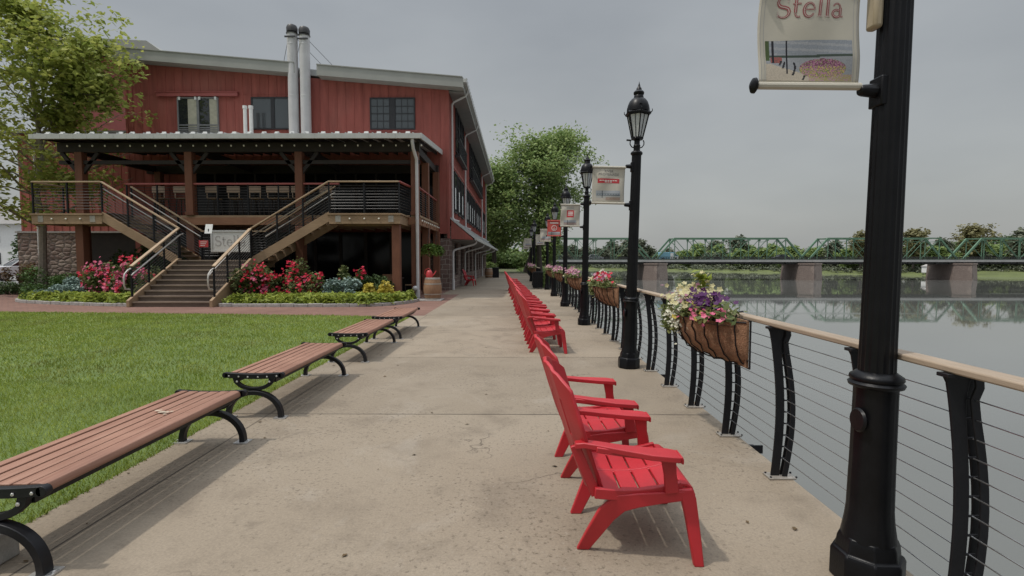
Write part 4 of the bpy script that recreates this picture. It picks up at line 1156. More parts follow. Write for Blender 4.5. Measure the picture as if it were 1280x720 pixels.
# ------------------------------------------------------------------ red building
FY=26.2; WX=-3.4; BACK=57.0
B=thing('red_building','long red board sided building with stone base and grey metal roof','building',(-12,FY,0))
def W(mb,name,m,parent=B,**k): return mb.build(name,m,parent,world=True,**k)
def roofz(x): return 10.46+(x+2.66)*(11.95-10.46)/(-19.87+2.66)      # underside line at fascia top
w=MB()
TOP=lambda x: roofz(x)-.42
w.prism([(-19.75,2.9),(WX,2.9),(WX,TOP(WX)),(-19.75,TOP(-19.75))],FY,FY+.3)
for i in range(40):                                                     # battens
    x=WX-.02-i*.432
    if x<-19.65: break
    zt=TOP(x)-.02
    segs=[(2.9,zt)]
    for (a,b,c,d) in ((-17.14,-14.94,7.0,9.8),(-13.40,-11.19,8.1,9.8),(-7.41,-5.02,8.06,9.76)):
        if a<x<b: segs=[(2.9,c),(d,zt)]
    for s0,s1 in segs: w.box(x-.022,x+.022,FY-.022,FY+.001,s0,s1)
w.box(-19.752,-19.65,FY-.03,FY+.31,2.9,TOP(-19.75)-.02); w.box(WX-.10,WX+.028,FY-.03,FY+.10,2.66,TOP(WX)-.02)
for xa,xb in ((-19.65,WX-.1),): 
    w.box(-19.65,-11.2,FY-.026,FY-.0222,9.9,9.93)
W(w,'front_wall',M['red'],smooth=0)
w=MB(); w.box(WX-.3,WX,FY+.3,BACK,3.3,10.05)
y=FY+.5
while y<BACK:
    w.box(WX-.001,WX+.022,y-.022,y+.022,3.62,10.0); y+=.432
w.box(WX-.001,WX+.03,FY+.3,BACK,6.55,6.68)
W(w,'side_wall',M['red'],smooth=0)
w=MB(); w.box(-19.75,-19.45,FY+.31,BACK,0,11.6); w.box(-19.75,WX,BACK,BACK+.3,0,10.2); W(w,'rear_wall',M['red'],smooth=0)
w=MB(); w.box(-4.8,WX-.0,FY-.06,FY+.29,-.02,2.66); w.box(WX-.31,WX+.06,FY+.291,FY+1.7,-.02,3.3)
yy=FY+1.7
pit=[]
while yy<BACK-2:
    pit.append((yy,yy+1.75)); w.box(WX-.31,WX+.06,yy+1.75,yy+3.05,-.02,3.3); w.box(WX-.31,WX+.05,yy,yy+1.75,2.55,3.3); yy+=3.05
w.box(WX-.31,WX+.06,yy,BACK+.3,-.02,3.3)
W(w,'stone_base',M['stone'],smooth=0)
def window(name,x0,x1,z0,z1,y,cols,rows,fm,gm,parent=B,mull=(),curtains=False,axis='x',fw=.06,mw=.022,sill=False):
    """framed window: front faces -y (axis x) or +x (axis y; then x0,x1 are y values and y is the wall x)"""
    f=MB(); g=MB()
    def bx(mb,a0,a1,d0,d1,c0,c1):
        if axis=='x': mb.box(a0,a1,y+d0,y+d1,c0,c1)
        else: mb.box(y-d0,y-d1,a0,a1,c0,c1)
    bx(f,x0,x0+fw,-.05,.05,z0,z1); bx(f,x1-fw,x1,-.05,.05,z0,z1); bx(f,x0+fw,x1-fw,-.05,.05,z1-fw,z1); bx(f,x0+fw,x1-fw,-.05,.05,z0,z0+fw)
    for m_,hw in mull: bx(f,m_-hw,m_+hw,-.045,.05,z0+fw,z1-fw)
    for i in range(1,cols):
        a=x0+fw+(x1-x0-2*fw)*i/cols; bx(f,a-mw/2,a+mw/2,-.03,-.012,z0+fw,z1-fw)
    for j in range(1,rows):
        c=z0+fw+(z1-z0-2*fw)*j/rows; bx(f,x0+fw,x1-fw,-.033,-.0125,c-mw/2*(1.6 if j*2==rows else 1),c+mw/2*(1.6 if j*2==rows else 1))
    if sill: bx(f,x0-.06,x1+.06,-.10,-.051,z0-.06,z0)
    bx(g,x0+fw,x1-fw,-.010,.0,z0+fw,z1-fw)
    fo=W(f,name,fm,parent,smooth=0); W(g,'pane',gm,fo,smooth=0)
    return fo
# front windows
def glass_clear():
    m=bpy.data.materials.new('clear_window_glass'); t=NT(m); t.base((.9,.92,.92)); t.rough(.03); t.b.inputs['Transmission Weight'].default_value=1; t.b.inputs['IOR'].default_value=1.05
    return m
fo=window('curtained_window',-17.08,-15.0,7.05,9.74,FY-.04,1,1,M['gframe'],M['glass'],mull=((-16.04,.06),))
q=MB()
for x0,x1 in ((-16.55,-16.10),(-15.45,-15.07)):
    n=14
    P=[(x0+(x1-x0)*i/n, FY-.062-.012*(i%2)) for i in range(n+1)]
    q.arc_strip(P,.004,7.5,9.66,plane='xy')
W(q,'curtain',M['curtain'],fo,smooth=0)
q=MB()
for x0,x1 in ((-17.02,-16.11),(-15.97,-15.06)):
    for i in range(7): q.box(x0,x1,FY-.085,FY-.064,7.70+i*.085,7.745+i*.085)
    q.box(x0,x1,FY-.10,FY-.06,8.33,8.39)
W(q,'louvre',M['gframe'],fo,smooth=0)
q=MB()
for x in (-16.95,-16.13,-15.93,-15.12): q.box(x-.05,x+.05,FY-.12,FY-.09,9.60,9.76)
W(q,'hanger',M['white'],fo,smooth=0)
t=MB(); t.box(-18.07,-13.98,FY-.15,FY-.024,9.78,9.97); t.box(-18.10,-13.95,FY-.19,FY-.024,9.972,9.995); W(t,'door_track',M['redtrim'],smooth=0)
window('plain_window',-13.34,-11.25,8.14,9.74,FY-.04,2,1,M['frame'],M['glass2'],mull=((-12.25,.09),))
window('paned_window',-7.35,-5.08,8.12,9.70,FY-.04,7,4,M['frame'],M['glass2'],mull=((-6.215,.13),))
q=MB(); q.box(-7.45,-4.98,FY-.03,FY-.0225,8.03,8.12); W(q,'window_sill',M['redtrim'],smooth=0)
# roof: sheet, fascia with the notch for the flues, soffit and overhang
r=MB()
def slab(x0,x1,y0,y1,top,th): 
    r.prism([(x0,top(x0)-th),(x1,top(x1)-th),(x1,top(x1)),(x0,top(x0))],y0,y1)
slab(-19.9,-2.75,FY-.02,BACK+.6,roofz,.30)
x=-19.8
while x<-2.8:
    r.prism([(x-.02,roofz(x)),(x+.02,roofz(x)),(x+.02,roofz(x)+.04),(x-.02,roofz(x)+.04)],FY-.6,BACK+.6) if not -11.0<x<-9.7 else None
    x+=.51
slab(-19.9,-10.88,FY-.62,FY-.02,roofz,.12); slab(-9.75,-2.75,FY-.62,FY-.02,roofz,.12)
W(r,'roof',M['roofmetal'],smooth=0)
f=MB()
for x0,x1 in ((-19.95,-10.86),(-9.77,-2.62)):
    f.prism([(x0,roofz(x0)-.47),(x1,roofz(x1)-.45),(x1,roofz(x1)+.03),(x0,roofz(x0)+.03)],FY-.66,FY-.621)
    f.prism([(x0,roofz(x0)+.03),(x1,roofz(x1)+.03),(x1,roofz(x1)+.07),(x0,roofz(x0)+.07)],FY-.70,FY-.60)
    f.prism([(x0,roofz(x0)-.47),(x1,roofz(x1)-.45),(x1,roofz(x1)-.41),(x0,roofz(x0)-.43)],FY-.62,FY-.03)
f.box(-2.62,-2.58,FY-.66,BACK+.6,9.96,10.47)
W(f,'fascia',M['fascia'],smooth=0)
g=MB(); g.box(-2.578,-2.44,FY-.7,BACK+.6,10.24,10.40); g.box(-2.44,-2.42,FY-.7,BACK+.6,10.22,10.44)
for i in range(60): g.box(-2.45,-2.40,FY-.5+i*.52,FY-.42+i*.52,10.44,10.48)
W(g,'gutter',M['gutter'],smooth=0)
s=MB(); s.box(WX+.03,-2.62,FY-.03,BACK+.5,9.97,10.02); W(s,'soffit',M['soffit'],smooth=0)
# downspouts from the eave
for y,zend in ((26.75,3.75),(33.6,3.75),(50,3.75),(56.3,3.75)):
    d=MB(); d.tube([(-2.5,y,10.26),(-2.5,y,10.08),(-2.62,y,9.94),(-3.20,y,9.65),(-3.29,y,9.52),(-3.29,y,6),(-3.29,y,zend),(-3.22,y,zend-.12),(-2.95,y,zend-.2)],.055,8); W(d,'downspout',M['downspout'])
# windows along the river side: middle floor, then upper boxes
mid=[27.9,29.75,31.6,35.0,36.9,38.8,40.7,43.4,45.3,47.2,51.5,53.4]
for y in mid:
    fo=window('tall_window',y,y+1.35,4.15,6.35,WX+.055,2,3,M['frame'],M['glass'],axis='y')
    q=MB(); q.box(WX+.086,WX+.089,y+.10,y+.62,4.35,5.5); 
    W(q,'white_blind',M['white'],fo,smooth=0)
for y0,y1 in ((28.8,33.0),(37.4,48.5)):
    n=max(2,round((y1-y0)/1.4)); L=(y1-y0)/n
    for i in range(n):
        window('upper_window',y0+i*L+.05,y0+(i+1)*L-.05,7.55,9.95,WX+.055,2,3,M['frame'],M['glass'],axis='y')
    b=MB(); b.box(WX+.024,WX+.30,y0-.1,y1+.1,7.28,7.40)
    for i in range(int((y1-y0)/.12)): b.box(WX+.27,WX+.29,y0+i*.12,y0+i*.12+.02,7.4,8.25)
    b.box(WX+.262,WX+.30,y0-.1,y1+.1,8.25,8.30)
    for y in (y0-.09,y1+.06): b.box(WX+.024,WX+.30,y,y+.03,8.25,8.30)
    W(b,'window_box',M['frame'],smooth=0)
for a,b_ in pit:
    fo=window('ground_window',a+.1,b_-.1,.75,2.5,WX-.12,2,2,M['frame'],M['glass'],axis='y')
    q=MB(); q.box(WX-.3,WX+.05,a,b_,.0,.72); W(q,'stone_base',M['stone'],smooth=0)
# lean-to canopy over the ground floor
c=MB(); c.prism([(WX+.03,3.66),(-2.14,2.66),(-2.14,2.72),(WX+.03,3.74)],FY+.25,BACK+.2)
for i in range(58): 
    yy=FY+.3+i*.53; c.prism([(WX+.03,3.74),(-2.14,2.72),(-2.14,2.75),(WX+.03,3.77)],yy,yy+.03)
W(c,'canopy_roof',M['roofmetal'],smooth=0)
c=MB(); c.prism([(WX+.06,2.64),(-2.2,2.60),(-2.2,2.655),(WX+.06,3.62)],FY+.27,FY+.33); W(c,'canopy_end',M['red'],smooth=0)
c=MB(); c.prism([(WX+.06,2.585),(-2.17,2.56),(-2.17,2.60),(WX+.06,2.62)],FY+.34,BACK+.2); W(c,'canopy_soffit',M['soffit'],smooth=0)
c=MB(); c.box(-2.13,-2.02,FY+.22,BACK+.2,2.58,2.69); c.box(-2.02,-2.00,FY+.22,BACK+.2,2.56,2.72); W(c,'canopy_gutter',M['gutter'],smooth=0)
for y in (27.0,33.2,41.5,50):
    d=MB(); d.tube([(-2.08,y,2.6),(-2.10,y,2.46),(-2.2,y,2.38),(-3.16,y-.15,2.10),(-3.26,y-.2,2.02),(-3.28,y-.2,1.9),(-3.28,y-.2,.55)],.052,8); d.tube([(-3.28,y-.2,.55),(-3.28,y-.2,0)],.075,10); W(d,'canopy_downspout',M['downspout'])
# flues
fl=MB()
for x,y0 in ((-11.02,25.75),(-10.42,25.75)):
    zt=12.95 if x<-10.7 else 12.85
    fl=MB(); fl.lathe([(.245,7.02),(.245,9.6),(.252,9.61),(.252,9.66),(.245,9.67),(.245,12.1),(.252,12.11),(.252,12.16),(.245,12.17),(.245,zt-.25)],32,c=(x,y0,0))
    o=W(fl,'flue',M['flue'],smooth=14)
    cp=MB(); cp.lathe([(.28,zt-.30),(.285,zt-.26),(.22,zt-.24)],20,c=(x,y0,0)); cp.lathe([(.20,zt-.24),(.26,zt-.20),(.27,zt-.02),(.22,zt+.10),(.10,zt+.17),(.01,zt+.18)],20,c=(x,y0,0)); W(cp,'flue_cap',M['rod'],o)
    st=MB(); st.tube([(x-.2,y0,zt-.5),(x-.9,26.6,roofz(x-.9)+.02)],.012,5); st.tube([(x+.2,y0,zt-.5),(x+1.5,27.6,roofz(x+1.5)+.02)],.012,5); st.box(x-.27,x+.27,y0-.265,y0-.24,zt-.55,zt-.47); W(st,'stay',M['rod'],o)
fb=MB(); fb.box(-12.55,-9.75,25.3,26.15,7.0,7.12); fb.box(-11.45,-9.95,25.4,26.12,7.12,7.2); W(fb,'flue_base',M['white'],smooth=0)
for x,h in ((-13.32,9.12),(-13.03,9.12)):
    v=MB(); v.lathe([(.09,6.9),(.09,h-.15),(.11,h-.14),(.11,h)],12,c=(x,25.5,0)); W(v,'vent_pipe',M['white'])
v=MB(); v.lathe([(.07,6.9),(.07,7.55),(.1,7.56),(.1,7.68)],12,c=(-9.3,25.6,0)); W(v,'vent_pipe',M['white'])
# left wing with the rubble base
wg=MB(); wg.box(-27.6,-19.751,28.5,28.8,3.16,8.5); x=-27.5
while x<-20.4: wg.box(x-.022,x+.022,28.478,28.5,3.16,8.45); x+=.432
wg.box(-27.6,-27.3,28.8,40,0,8.5)
W(wg,'wing_wall',M['red'],smooth=0)
q=MB(); q.box(-24.3,-19.751,28.6,28.8,-.02,3.06); W(q,'shade_panel',M['darkwood'],smooth=0)  # flat dark panel, its colour standing in for the shade under the landing
q=MB(); q.box(-27.68,-24.31,28.32,28.8,-.02,3.06); W(q,'rubble_base',M['rubble'],smooth=0)
q=MB(); q.box(-27.75,-19.751,28.25,28.5,3.062,3.15); W(q,'stone_ledge',M['kerb'],smooth=0)
q=MB(); q.prism([(28.0,8.45),(33.5,8.85),(33.5,8.97),(28.0,8.57)],-28.3,-19.751,plane='yz')
for i in range(0): q.prism([(28.0,8.57),(33.5,11.12),(33.5,11.16),(28.0,8.61)],-28.2+i*.53,-28.17+i*.53,plane='yz')
W(q,'wing_roof',M['wingroof'],smooth=0)
d=MB(); d.tube([(-26.4,28.2,8.4),(-26.4,28.24,0)],.06,8); W(d,'downspout',M['downspout'])
# taller block behind
q=MB(); q.box(-30,-22.7,34,52,5,14.8); q.box(-22.69,-19.76,34,52,5,11.4); W(q,'rear_block',M['redtrim'],smooth=0)
q=MB(); q.prism([(-31,15.15),(-23.1,14.72),(-22.2,14.2),(-22.2,14.62),(-23.1,15.25),(-31,15.65)],32.6,53); W(q,'rear_roof',M['fascia'],smooth=0)

# ------------------------------------------------------------------ covered two storey porch
PY=21.0; PX0,PX1=-18.3,-4.1; DZ=3.38
Pp=thing('covered_porch','two storey timber porch with low metal roof fronting the red building','porch',(-11,PY,0))
def P_(mb,name,m,parent=Pp,**k): return mb.build(name,m,parent,world=True,**k)
r=MB(); rz=lambda y: 6.46+(y-20.3)*.096
r.prism([(20.3,6.44),(26.16,rz(26.16)-.02),(26.16,rz(26.16)+.06),(20.3,6.52)],-19.0,-3.75,plane='yz')
for i in range(29): r.prism([(20.31,6.52),(26.16,rz(26.16)+.06),(26.16,rz(26.16)+.1),(20.31,6.56)],-18.9+i*.53,-18.87+i*.53,plane='yz')
P_(r,'roof',M['roofmetal'],smooth=0)
g=MB(); g.box(-19.05,-3.70,20.16,20.295,6.30,6.44); g.box(-19.05,-3.70,20.14,20.16,6.29,6.47)
for i in range(30): g.box(-18.9+i*.525,-18.87+i*.525,20.135,20.14,6.29,6.47)
g.prism([(20.3,6.30),(26.1,rz(26.1)-.16),(26.1,rz(26.1)+.07),(20.3,6.53)],-3.748,-3.70,plane='yz')
P_(g,'gutter',M['gutter'],smooth=0)
sn=MB(); sn.box(-.10,.10,-.05,.05,0,.035); sn.box(-.085,.085,.0,.03,.035,.10)
s0=P_(sn,'snow_guard',M['white'],smooth=0,bevel=.01)
# snow guards: first one, then copies along the eave
for v in s0.data.vertices: v.co += Vector((-11,PY,0))          # back to a local origin
rgs=random.Random(5)
for i in range(26):
    o=s0 if i==0 else s0.copy()
    if i: COL.objects.link(o); o.parent=Pp
    x=-18.6+i*.575+rgs.uniform(-.06,.06); o.location=(x+11,20.48-PY,6.535)
rf=MB()
for i in range(31):
    x=-18.7+i*.49; rf.bar((x,20.32,6.36),(x,26.1,rz(26.1)-.10),.05,.15)
rf.box(-18.9,-3.85,20.35,26.1,6.395,6.41) if False else None
P_(rf,'rafter',M['darkwood'],smooth=0); 
bm_=MB(); bm_.box(-18.6,-3.9,20.88,21.08,5.93,6.30); bm_.box(-18.6,-3.9,20.93,21.03,5.45,5.60); bm_.box(-18.6,-3.9,25.9,26.1,5.9,6.3)
for x in (-18.2,-13.3,-8.8,-4.1): bm_.box(x-.08,x+.08,21.1,26.0,5.95,6.25)
P_(bm_,'roof_beam',M['darkwood'],smooth=0)
br=MB()
for x in (-17.75,-13.28,-8.8):
    for e in (-1,1): br.bar((x+e*.1,PY-.02,5.1),(x+e*.75,PY-.02,5.92),.10,.14)
P_(br,'brace',M['darkwood'],smooth=0)
for x,y in [(-17.75,PY),(-13.28,PY),(-8.8,PY),(-4.1,PY),(-4.1,23.4),(-4.0,25.85),(-17.75,25.6)]:
    c=MB(); c.box(x-.15,x+.15,y-.15,y+.15,DZ,5.93); c.box(x-.17,x+.17,y-.17,y+.17,DZ,DZ+.14); P_(c,'upper_post',M['post'],smooth=0,bevel=.012)
    c=MB(); c.box(x-.16,x+.16,y-.16,y+.16,0,2.98); P_(c,'lower_post',M['post'],smooth=0,bevel=.012)
d=MB()
d.box(PX0,PX1+.16,PY-.10,PY+.12,2.99,3.30); P_(d,'rim_beam',M['beam'],smooth=0,bevel=.01)
d=MB(); d.box(PX1+.02,PX1+.165,PY+.13,26.1,2.99,3.30)
for i in range(5):
    y=21.6+i*1.0; d.box(PX1+.166,PX1+.20,y-.04,y+.04,3.05,3.18)
P_(d,'rim_beam',M['beam'],smooth=0)
d=MB()
n=36
for i in range(n):
    y=PY-.06+i*.143; d.box(PX0,PX1+.2,y,y+.137,3.302,DZ)
for i in range(24): d.box(PX0+.3+i*.6,PX0+.35+i*.6,PY+.13,26.1,3.05,3.30)
P_(d,'deck',M['deckwood'],smooth=0)
# walls and glazing behind the porch, interior shade put into the near-black glass colour
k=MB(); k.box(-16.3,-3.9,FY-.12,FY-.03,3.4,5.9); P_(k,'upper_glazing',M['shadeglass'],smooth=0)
k=MB()
for i in range(13): k.box(-16.3+i*1.02,-16.2+i*1.02,FY-.17,FY-.121,3.4,5.9)
k.box(-16.3,-3.9,FY-.172,FY-.121,5.2,5.3); P_(k,'glazing_bar',M['darkwood'],smooth=0)
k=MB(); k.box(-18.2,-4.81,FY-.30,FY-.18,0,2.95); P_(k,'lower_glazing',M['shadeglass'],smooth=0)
k=MB()
for i in range(11): k.box(-17.9+i*1.28,-17.75+i*1.28,FY-.36,FY-.301,0,2.95)
P_(k,'lower_glazing_bar',M['darkwood'],smooth=0)
# railings of the porch: cap, posts, rods
def rail_run(parent,a,b,zb,zt,cap,nrod,npost,capw=.12,caph=.05,pw=.05,builder=None,first=True,last=True,hand=None,rr=.0095):
    """straight or sloping run from a to b (floor points); builds railing > post, top_rail"""
    a=Vector(a); b=Vector(b); rm=MB()
    for i in range(nrod):
        z=zb+(zt-zb-.06)*(i+.5)/nrod; rm.tube([a+Vector((0,0,z)),b+Vector((0,0,z))],rr,5)
    ro=rm.build('railing',M['rod'],parent,world=True)
    for i in range(npost):
        if (i==0 and not first) or (i==npost-1 and not last): continue
        p=a.lerp(b,i/(npost-1)); pm=MB(); pm.box(p.x-pw/2,p.x+pw/2,p.y-pw/2,p.y+pw/2,p.z-.12,p.z+zt); pm.build('post',M['black_steel'],ro,world=True,smooth=0)
    tm=MB(); tm.bar(a+Vector((0,0,zt+caph/2+.001)),b+Vector((0,0,zt+caph/2+.001)),capw,caph); tm.build('top_rail',cap,ro,world=True,bevel=.008)
    if hand:
        hm=MB(); off=Vector(hand[:3]); hz=hand[3]; hm.tube([a+off+Vector((0,0,hz)),b+off+Vector((0,0,hz))],.024,8); hm.build('hand_rail',M['piperail'],ro,world=True)
    return ro
rail_run(Pp,(-15.9,PY-.02,DZ),(-7.2,PY-.02,DZ),.10,1.24,M['redtrim'],10,8,caph=.07)
rail_run(Pp,(PX1+.1,PY+.1,DZ),(PX1+.1,26.0,DZ),.10,1.12,M['redtrim'],10,4)
# bar stools behind the porch rail (pale backs show above it)
def make_stool(loc,label):
    t=thing('bar_stool',label,'bar stool',loc,0,'bar stools on the upper porch')
    s=MB(); s.box(-.2,.2,-.2,.2,.74,.79); s.build('seat',M['deckwood'],t,bevel=.01)
    for x in (-1,1):
        for y in (-1,1):
            l=MB(); l.bar((x*.2,y*.2,0),(x*.16,y*.16,.75),.04,.04); l.build('leg',M['darkwood'],t)
    b=MB(); b.box(-.27,.27,-.215,-.185,1.0,1.26); 
    for x in (-.22,.22): b.box(x-.02,x+.02,-.184,-.16,.78,1.2)
    b.build('backrest',mat('pale_stool_back',(.42,.30,.22),.6,.1,4) if 'pale_stool_back' not in bpy.data.materials else bpy.data.materials['pale_stool_back'],t,bevel=.01)
    return t
s0=make_stool((-15.0,21.75,DZ),'pale backed bar stool on the upper porch, farthest left of the row')
slab_=['second from the left','third from the left, beside the timber post','near the middle, left of the pair','just right of the middle','fourth from the right end','third from the right end','second from the right end','farthest right, behind the stair rail']
for i,x in enumerate((-14.1,-12.75,-11.85,-10.95,-10.2,-9.75,-9.15,-7.95)):
    dup(s0,(x,21.75,DZ),R((3,-4,2,0,5,-3,4,-2)[i]),'pale backed bar stool on the upper porch, '+slab_[i])
# tables and chairs in the shade below
t=thing('dining_table','dark dining table in the shade under the porch','table',(-6.0,22.9,0))
q=MB(); q.box(-.9,.9,-.45,.45,.72,.77); q.build('tabletop',M['darkwood'],t,bevel=.01)
for x in (-1,1):
    for y in (-1,1):
        l=MB(); l.box(x*.8-.03,x*.8+.03,y*.38-.03,y*.38+.03,0,.72); l.build('leg',M['darkwood'],t)
def make_dchair(loc,rz,label):
    t=thing('dining_chair',label,'chair',loc,rz,'wooden chairs under the porch')
    s=MB(); s.box(-.22,.22,-.22,.22,.43,.47); s.build('seat',M['deckwood'],t,bevel=.01)
    b=MB(); b.box(-.22,.22,.19,.22,.66,.95); b.box(-.22,-.18,.19,.22,.47,.66); b.box(.18,.22,.19,.22,.47,.66); b.build('backrest',M['beam'],t,bevel=.01)
    for x in (-1,1):
        for y in (-1,1):
            l=MB(); l.box(x*.2-.02,x*.2+.02,y*.2-.02,y*.2+.02,0,.43); l.build('leg',M['darkwood'],t)
    return t
d0=make_dchair((-5.5,22.1,0),R(180),'wooden chair under the porch with its back to the flower bed')
dup(d0,(-4.75,22.9,0),R(-80),'wooden chair at the right end of the table under the porch')
dup(d0,(-7.4,22.6,0),R(95),'wooden chair at the left end of the table under the porch')
# string lights along the eave
t=thing('string_lights','string of small clear bulbs hung under the porch eave','string lights',(-11,20.55,6.2))
cm=MB(); bl=MB(); pts=[]
for i in range(30):
    x=-18.4+i*.505; pts.append((x+11,0,.0)); pts.append((x+11+.25,0,-.04)); bl.tube([(x+11,0,-.01),(x+11,0,-.07)],.012,5); 
cm.tube(pts,.006,4); co=cm.build('cord',M['black_steel'],t)
def bulbs(t,pts,r):
    f=None
    for p in pts:
        if f is None:
            q=MB(); q.ball((0,0,0),r,8,6,sz=1.3); o=f=q.build('bulb',M['bulb'],t)
        else: o=f.copy(); COL.objects.link(o); o.parent=t
        o.location=p
bulbs(t,[(-18.4+i*.505+11,0,-.10) for i in range(30)],.032); bl.build('sockets',M['black_steel'],t)
t=thing('string_lights','small bulbs along the side beam of the porch near the downspout','string lights',(-3.86,21,3.2))
cm=MB(); cm.tube([(0,.1,.02),(0,5,.02)],.006,4); cm.build('cord',M['black_steel'],t); bulbs(t,[(0,.2+i*.5,-.03) for i in range(10)],.035)
# downspout at the porch corner with its foot
d=MB(); d.tube([(-4.05,20.25,6.3),(-4.05,20.25,6.15),(-4.05,20.4,5.95),(-3.99,20.72,5.6),(-3.99,20.76,5.4),(-3.99,20.76,.3)],.065,10); d.tube([(-3.99,20.76,.34),(-3.99,20.76,.0)],.09,10); d.ball((-4.08,20.62,.42),.10,10,8); P_(d,'downspout',M['downspout'])
# ferns hanging at the porch side
def fern(loc,label,seed):
    ng=np.random.default_rng(seed); t=thing('hanging_fern',label,'hanging plant',loc,0,'ferns hanging at the porch side')
    p=MB(); p.lathe([(.11,0),(.15,.12),(.155,.16)],12); p.build('pot',M['beam'],t)
    w=MB()
    for a in (0,2.1,4.2): w.tube([(.15*math.cos(a),.15*math.sin(a),.15),(0,0,.85)],.006,4)
    w.tube([(0,0,.85),(0,0,1.2)],.006,4); w.build('wire',M['rod'],t)
    L=[]
    for i in range(70):
        a=ng.uniform(0,6.28); r=ng.uniform(.2,.42); s=np.linspace(0,1,22); h=ng.uniform(.05,.22)
        L.append(np.stack([r*s*math.cos(a),r*s*math.sin(a),.17+h*np.sin(s*2.6)-s**2*.35*ng.uniform(.5,1.2)],1)+ng.normal(size=(22,3))*.018)
    quads_mesh('fronds',leaf_quads(np.concatenate(L),.06,ng,aspect=2),4,M['leaf_fern'],parent=t)
fern((-3.72,21.9,1.9),'hanging fern at the porch side, nearer the downspout',41); fern((-3.72,24.0,1.9),'hanging fern at the porch side, nearer the stone wall',42)

# ------------------------------------------------------------------ split staircase
LY0,LY1=19.5,20.86; MZ=1.56
S=thing('double_staircase','timber staircase with a front flight splitting to two upper landings','staircase',(-11.5,19.5,0))
def S_(mb,name,m,**k): return mb.build(name,m,S,world=True,**k)
SX0,SX1=-12.8,-10.15
for i in range(9):
    y0=16.92+i*.29; z=(i+1)*MZ/9
    t=MB(); t.box(SX0,SX1,y0,(y0+.30) if i<8 else LY0+.2,z-.045,z); t.box(SX0+.02,SX1-.02,y0+.02,y0+.045,z-MZ/9,z-.046); S_(t,'step',M['tread'],smooth=0)
    t=MB(); t.box(SX0,SX1,y0-.012,y0-.001,z-.046,z+.002); S_(t,'step_nosing',M['treadnose'],smooth=0)
for x in (SX0-.06,SX1+.06):
    s=MB(); s.prism([(16.80,0),(17.25,0),(19.55,1.22),(19.55,1.62),(19.40,1.62),(16.80,.22)],x-.05,x+.05,plane='yz'); S_(s,'stringer',M['deckwood'],smooth=0,bevel=.008)
m=MB(); m.box(SX0-.3,SX1+.3,LY0+.205,LY1,MZ-.05,MZ); m.box(SX0-.3,SX1+.3,LY0+.21,LY0+.25,MZ-.3,MZ-.051); m.box(SX0-.3,SX1+.3,LY1-.04,LY1,MZ-.3,MZ-.051); S_(m,'mid_landing',M['deckwood'],smooth=0)
for e in (-1,1):
    xa=SX1+.05 if e>0 else SX0-.05; xb=-7.1 if e>0 else -15.77
    for y in (LY0,LY1-.06):
        s=MB(); sl=(DZ-MZ)/(xb-xa)
        s.prism([(xa,MZ-.28),(xa,MZ+.10),(xb,DZ+.02),(xb,DZ-.36)],y,y+.06); S_(s,'stringer',M['deckwood'],smooth=0,bevel=.006)
    for i in range(10):
        x=xa+(xb-xa)*i/10; z=MZ+(DZ-MZ)*(i+1)/10-.0
        t=MB(); t.box(x,x+(xb-xa)/10*1.04,LY0+.065,LY1-.065,z-.045,z-.002*i); S_(t,'step',M['tread'],smooth=0)
for x0,x1 in ((-18.46,-15.77),(-7.1,-4.39)):
    d=MB(); d.box(x0,x1,LY0-.02,LY0+.08,2.93,3.27); d.box(x0,x0+.08,LY0+.081,LY1,2.93,3.27); d.box(x1-.08,x1,LY0+.081,LY1,2.93,3.27); d.box(x0,x1,LY1-.001,LY1+.06,2.93,3.27); S_(d,'landing_beam',M['deckwood'],smooth=0,bevel=.008)
    d=MB()
    for i in range(10): d.box(x0-.05,x1+.05,LY0-.06+i*.145,LY0+.078+i*.145,3.272,3.33)
    S_(d,'landing_deck',M['deckwood'],smooth=0)
    for x in (x0+.35,x1-.35):
        k=MB(); k.box(x-.10,x+.10,LY0-.032,LY0-.021,3.0,3.24); S_(k,'bracket_plate',M['hoop'],smooth=0)
    for x in np.linspace(x0+.8,x1-.8,3):
        k=MB(); k.ball((x,LY0-.05,3.12),.035,8,6); S_(k,'step_light',M['bulb'],smooth=30)
for x,y in ((-16.9,19.9),(-4.6,19.75),(-8.75,20.9-.1)):
    c=MB(); c.box(x-.15,x+.15,y-.15,y+.15,0,2.92); S_(c,'support_post',M['post'],smooth=0,bevel=.012)
# rails: landings, sloping flights front and back, front flight, mid landing back
Z=DZ-.05
rail_run(S,(-18.42,LY0+.03,Z),(-15.77,LY0+.03,Z),.12,1.17,M['railwood'],9,3)
rail_run(S,(-18.42,LY0+.03,Z),(-18.42,LY1,Z),.12,1.17,M['railwood'],9,2,first=False)
rail_run(S,(-7.1,LY0+.03,Z),(-4.43,LY0+.03,Z),.12,1.17,M['railwood'],9,3)
rail_run(S,(-4.43,LY0+.03,Z),(-4.3,LY1+.1,Z),.12,1.17,M['redtrim'],9,2,first=False)
rail_run(S,(-15.77,LY0+.03,Z),(SX0-.05,LY0+.03,MZ),.14,1.17,M['railwood'],9,4,first=False,hand=(0,.07,0,.95))
rail_run(S,(-7.1,LY0+.03,Z),(SX1+.05,LY0+.03,MZ),.14,1.17,M['railwood'],9,4,first=False,hand=(0,.07,0,.95))
rail_run(S,(-15.6,LY1-.03,Z),(SX0+.0,LY1-.03,MZ),.14,1.17,M['railwood'],9,4,hand=(0,-.07,0,.95))
rail_run(S,(-7.3,LY1-.03,Z),(SX1-.0,LY1-.03,MZ),.14,1.17,M['railwood'],9,4,hand=(0,-.07,0,.95))
rail_run(S,(SX0,LY1-.03,MZ),(SX1,LY1-.03,MZ),.12,1.14,M['railwood'],9,3,first=False,last=False)
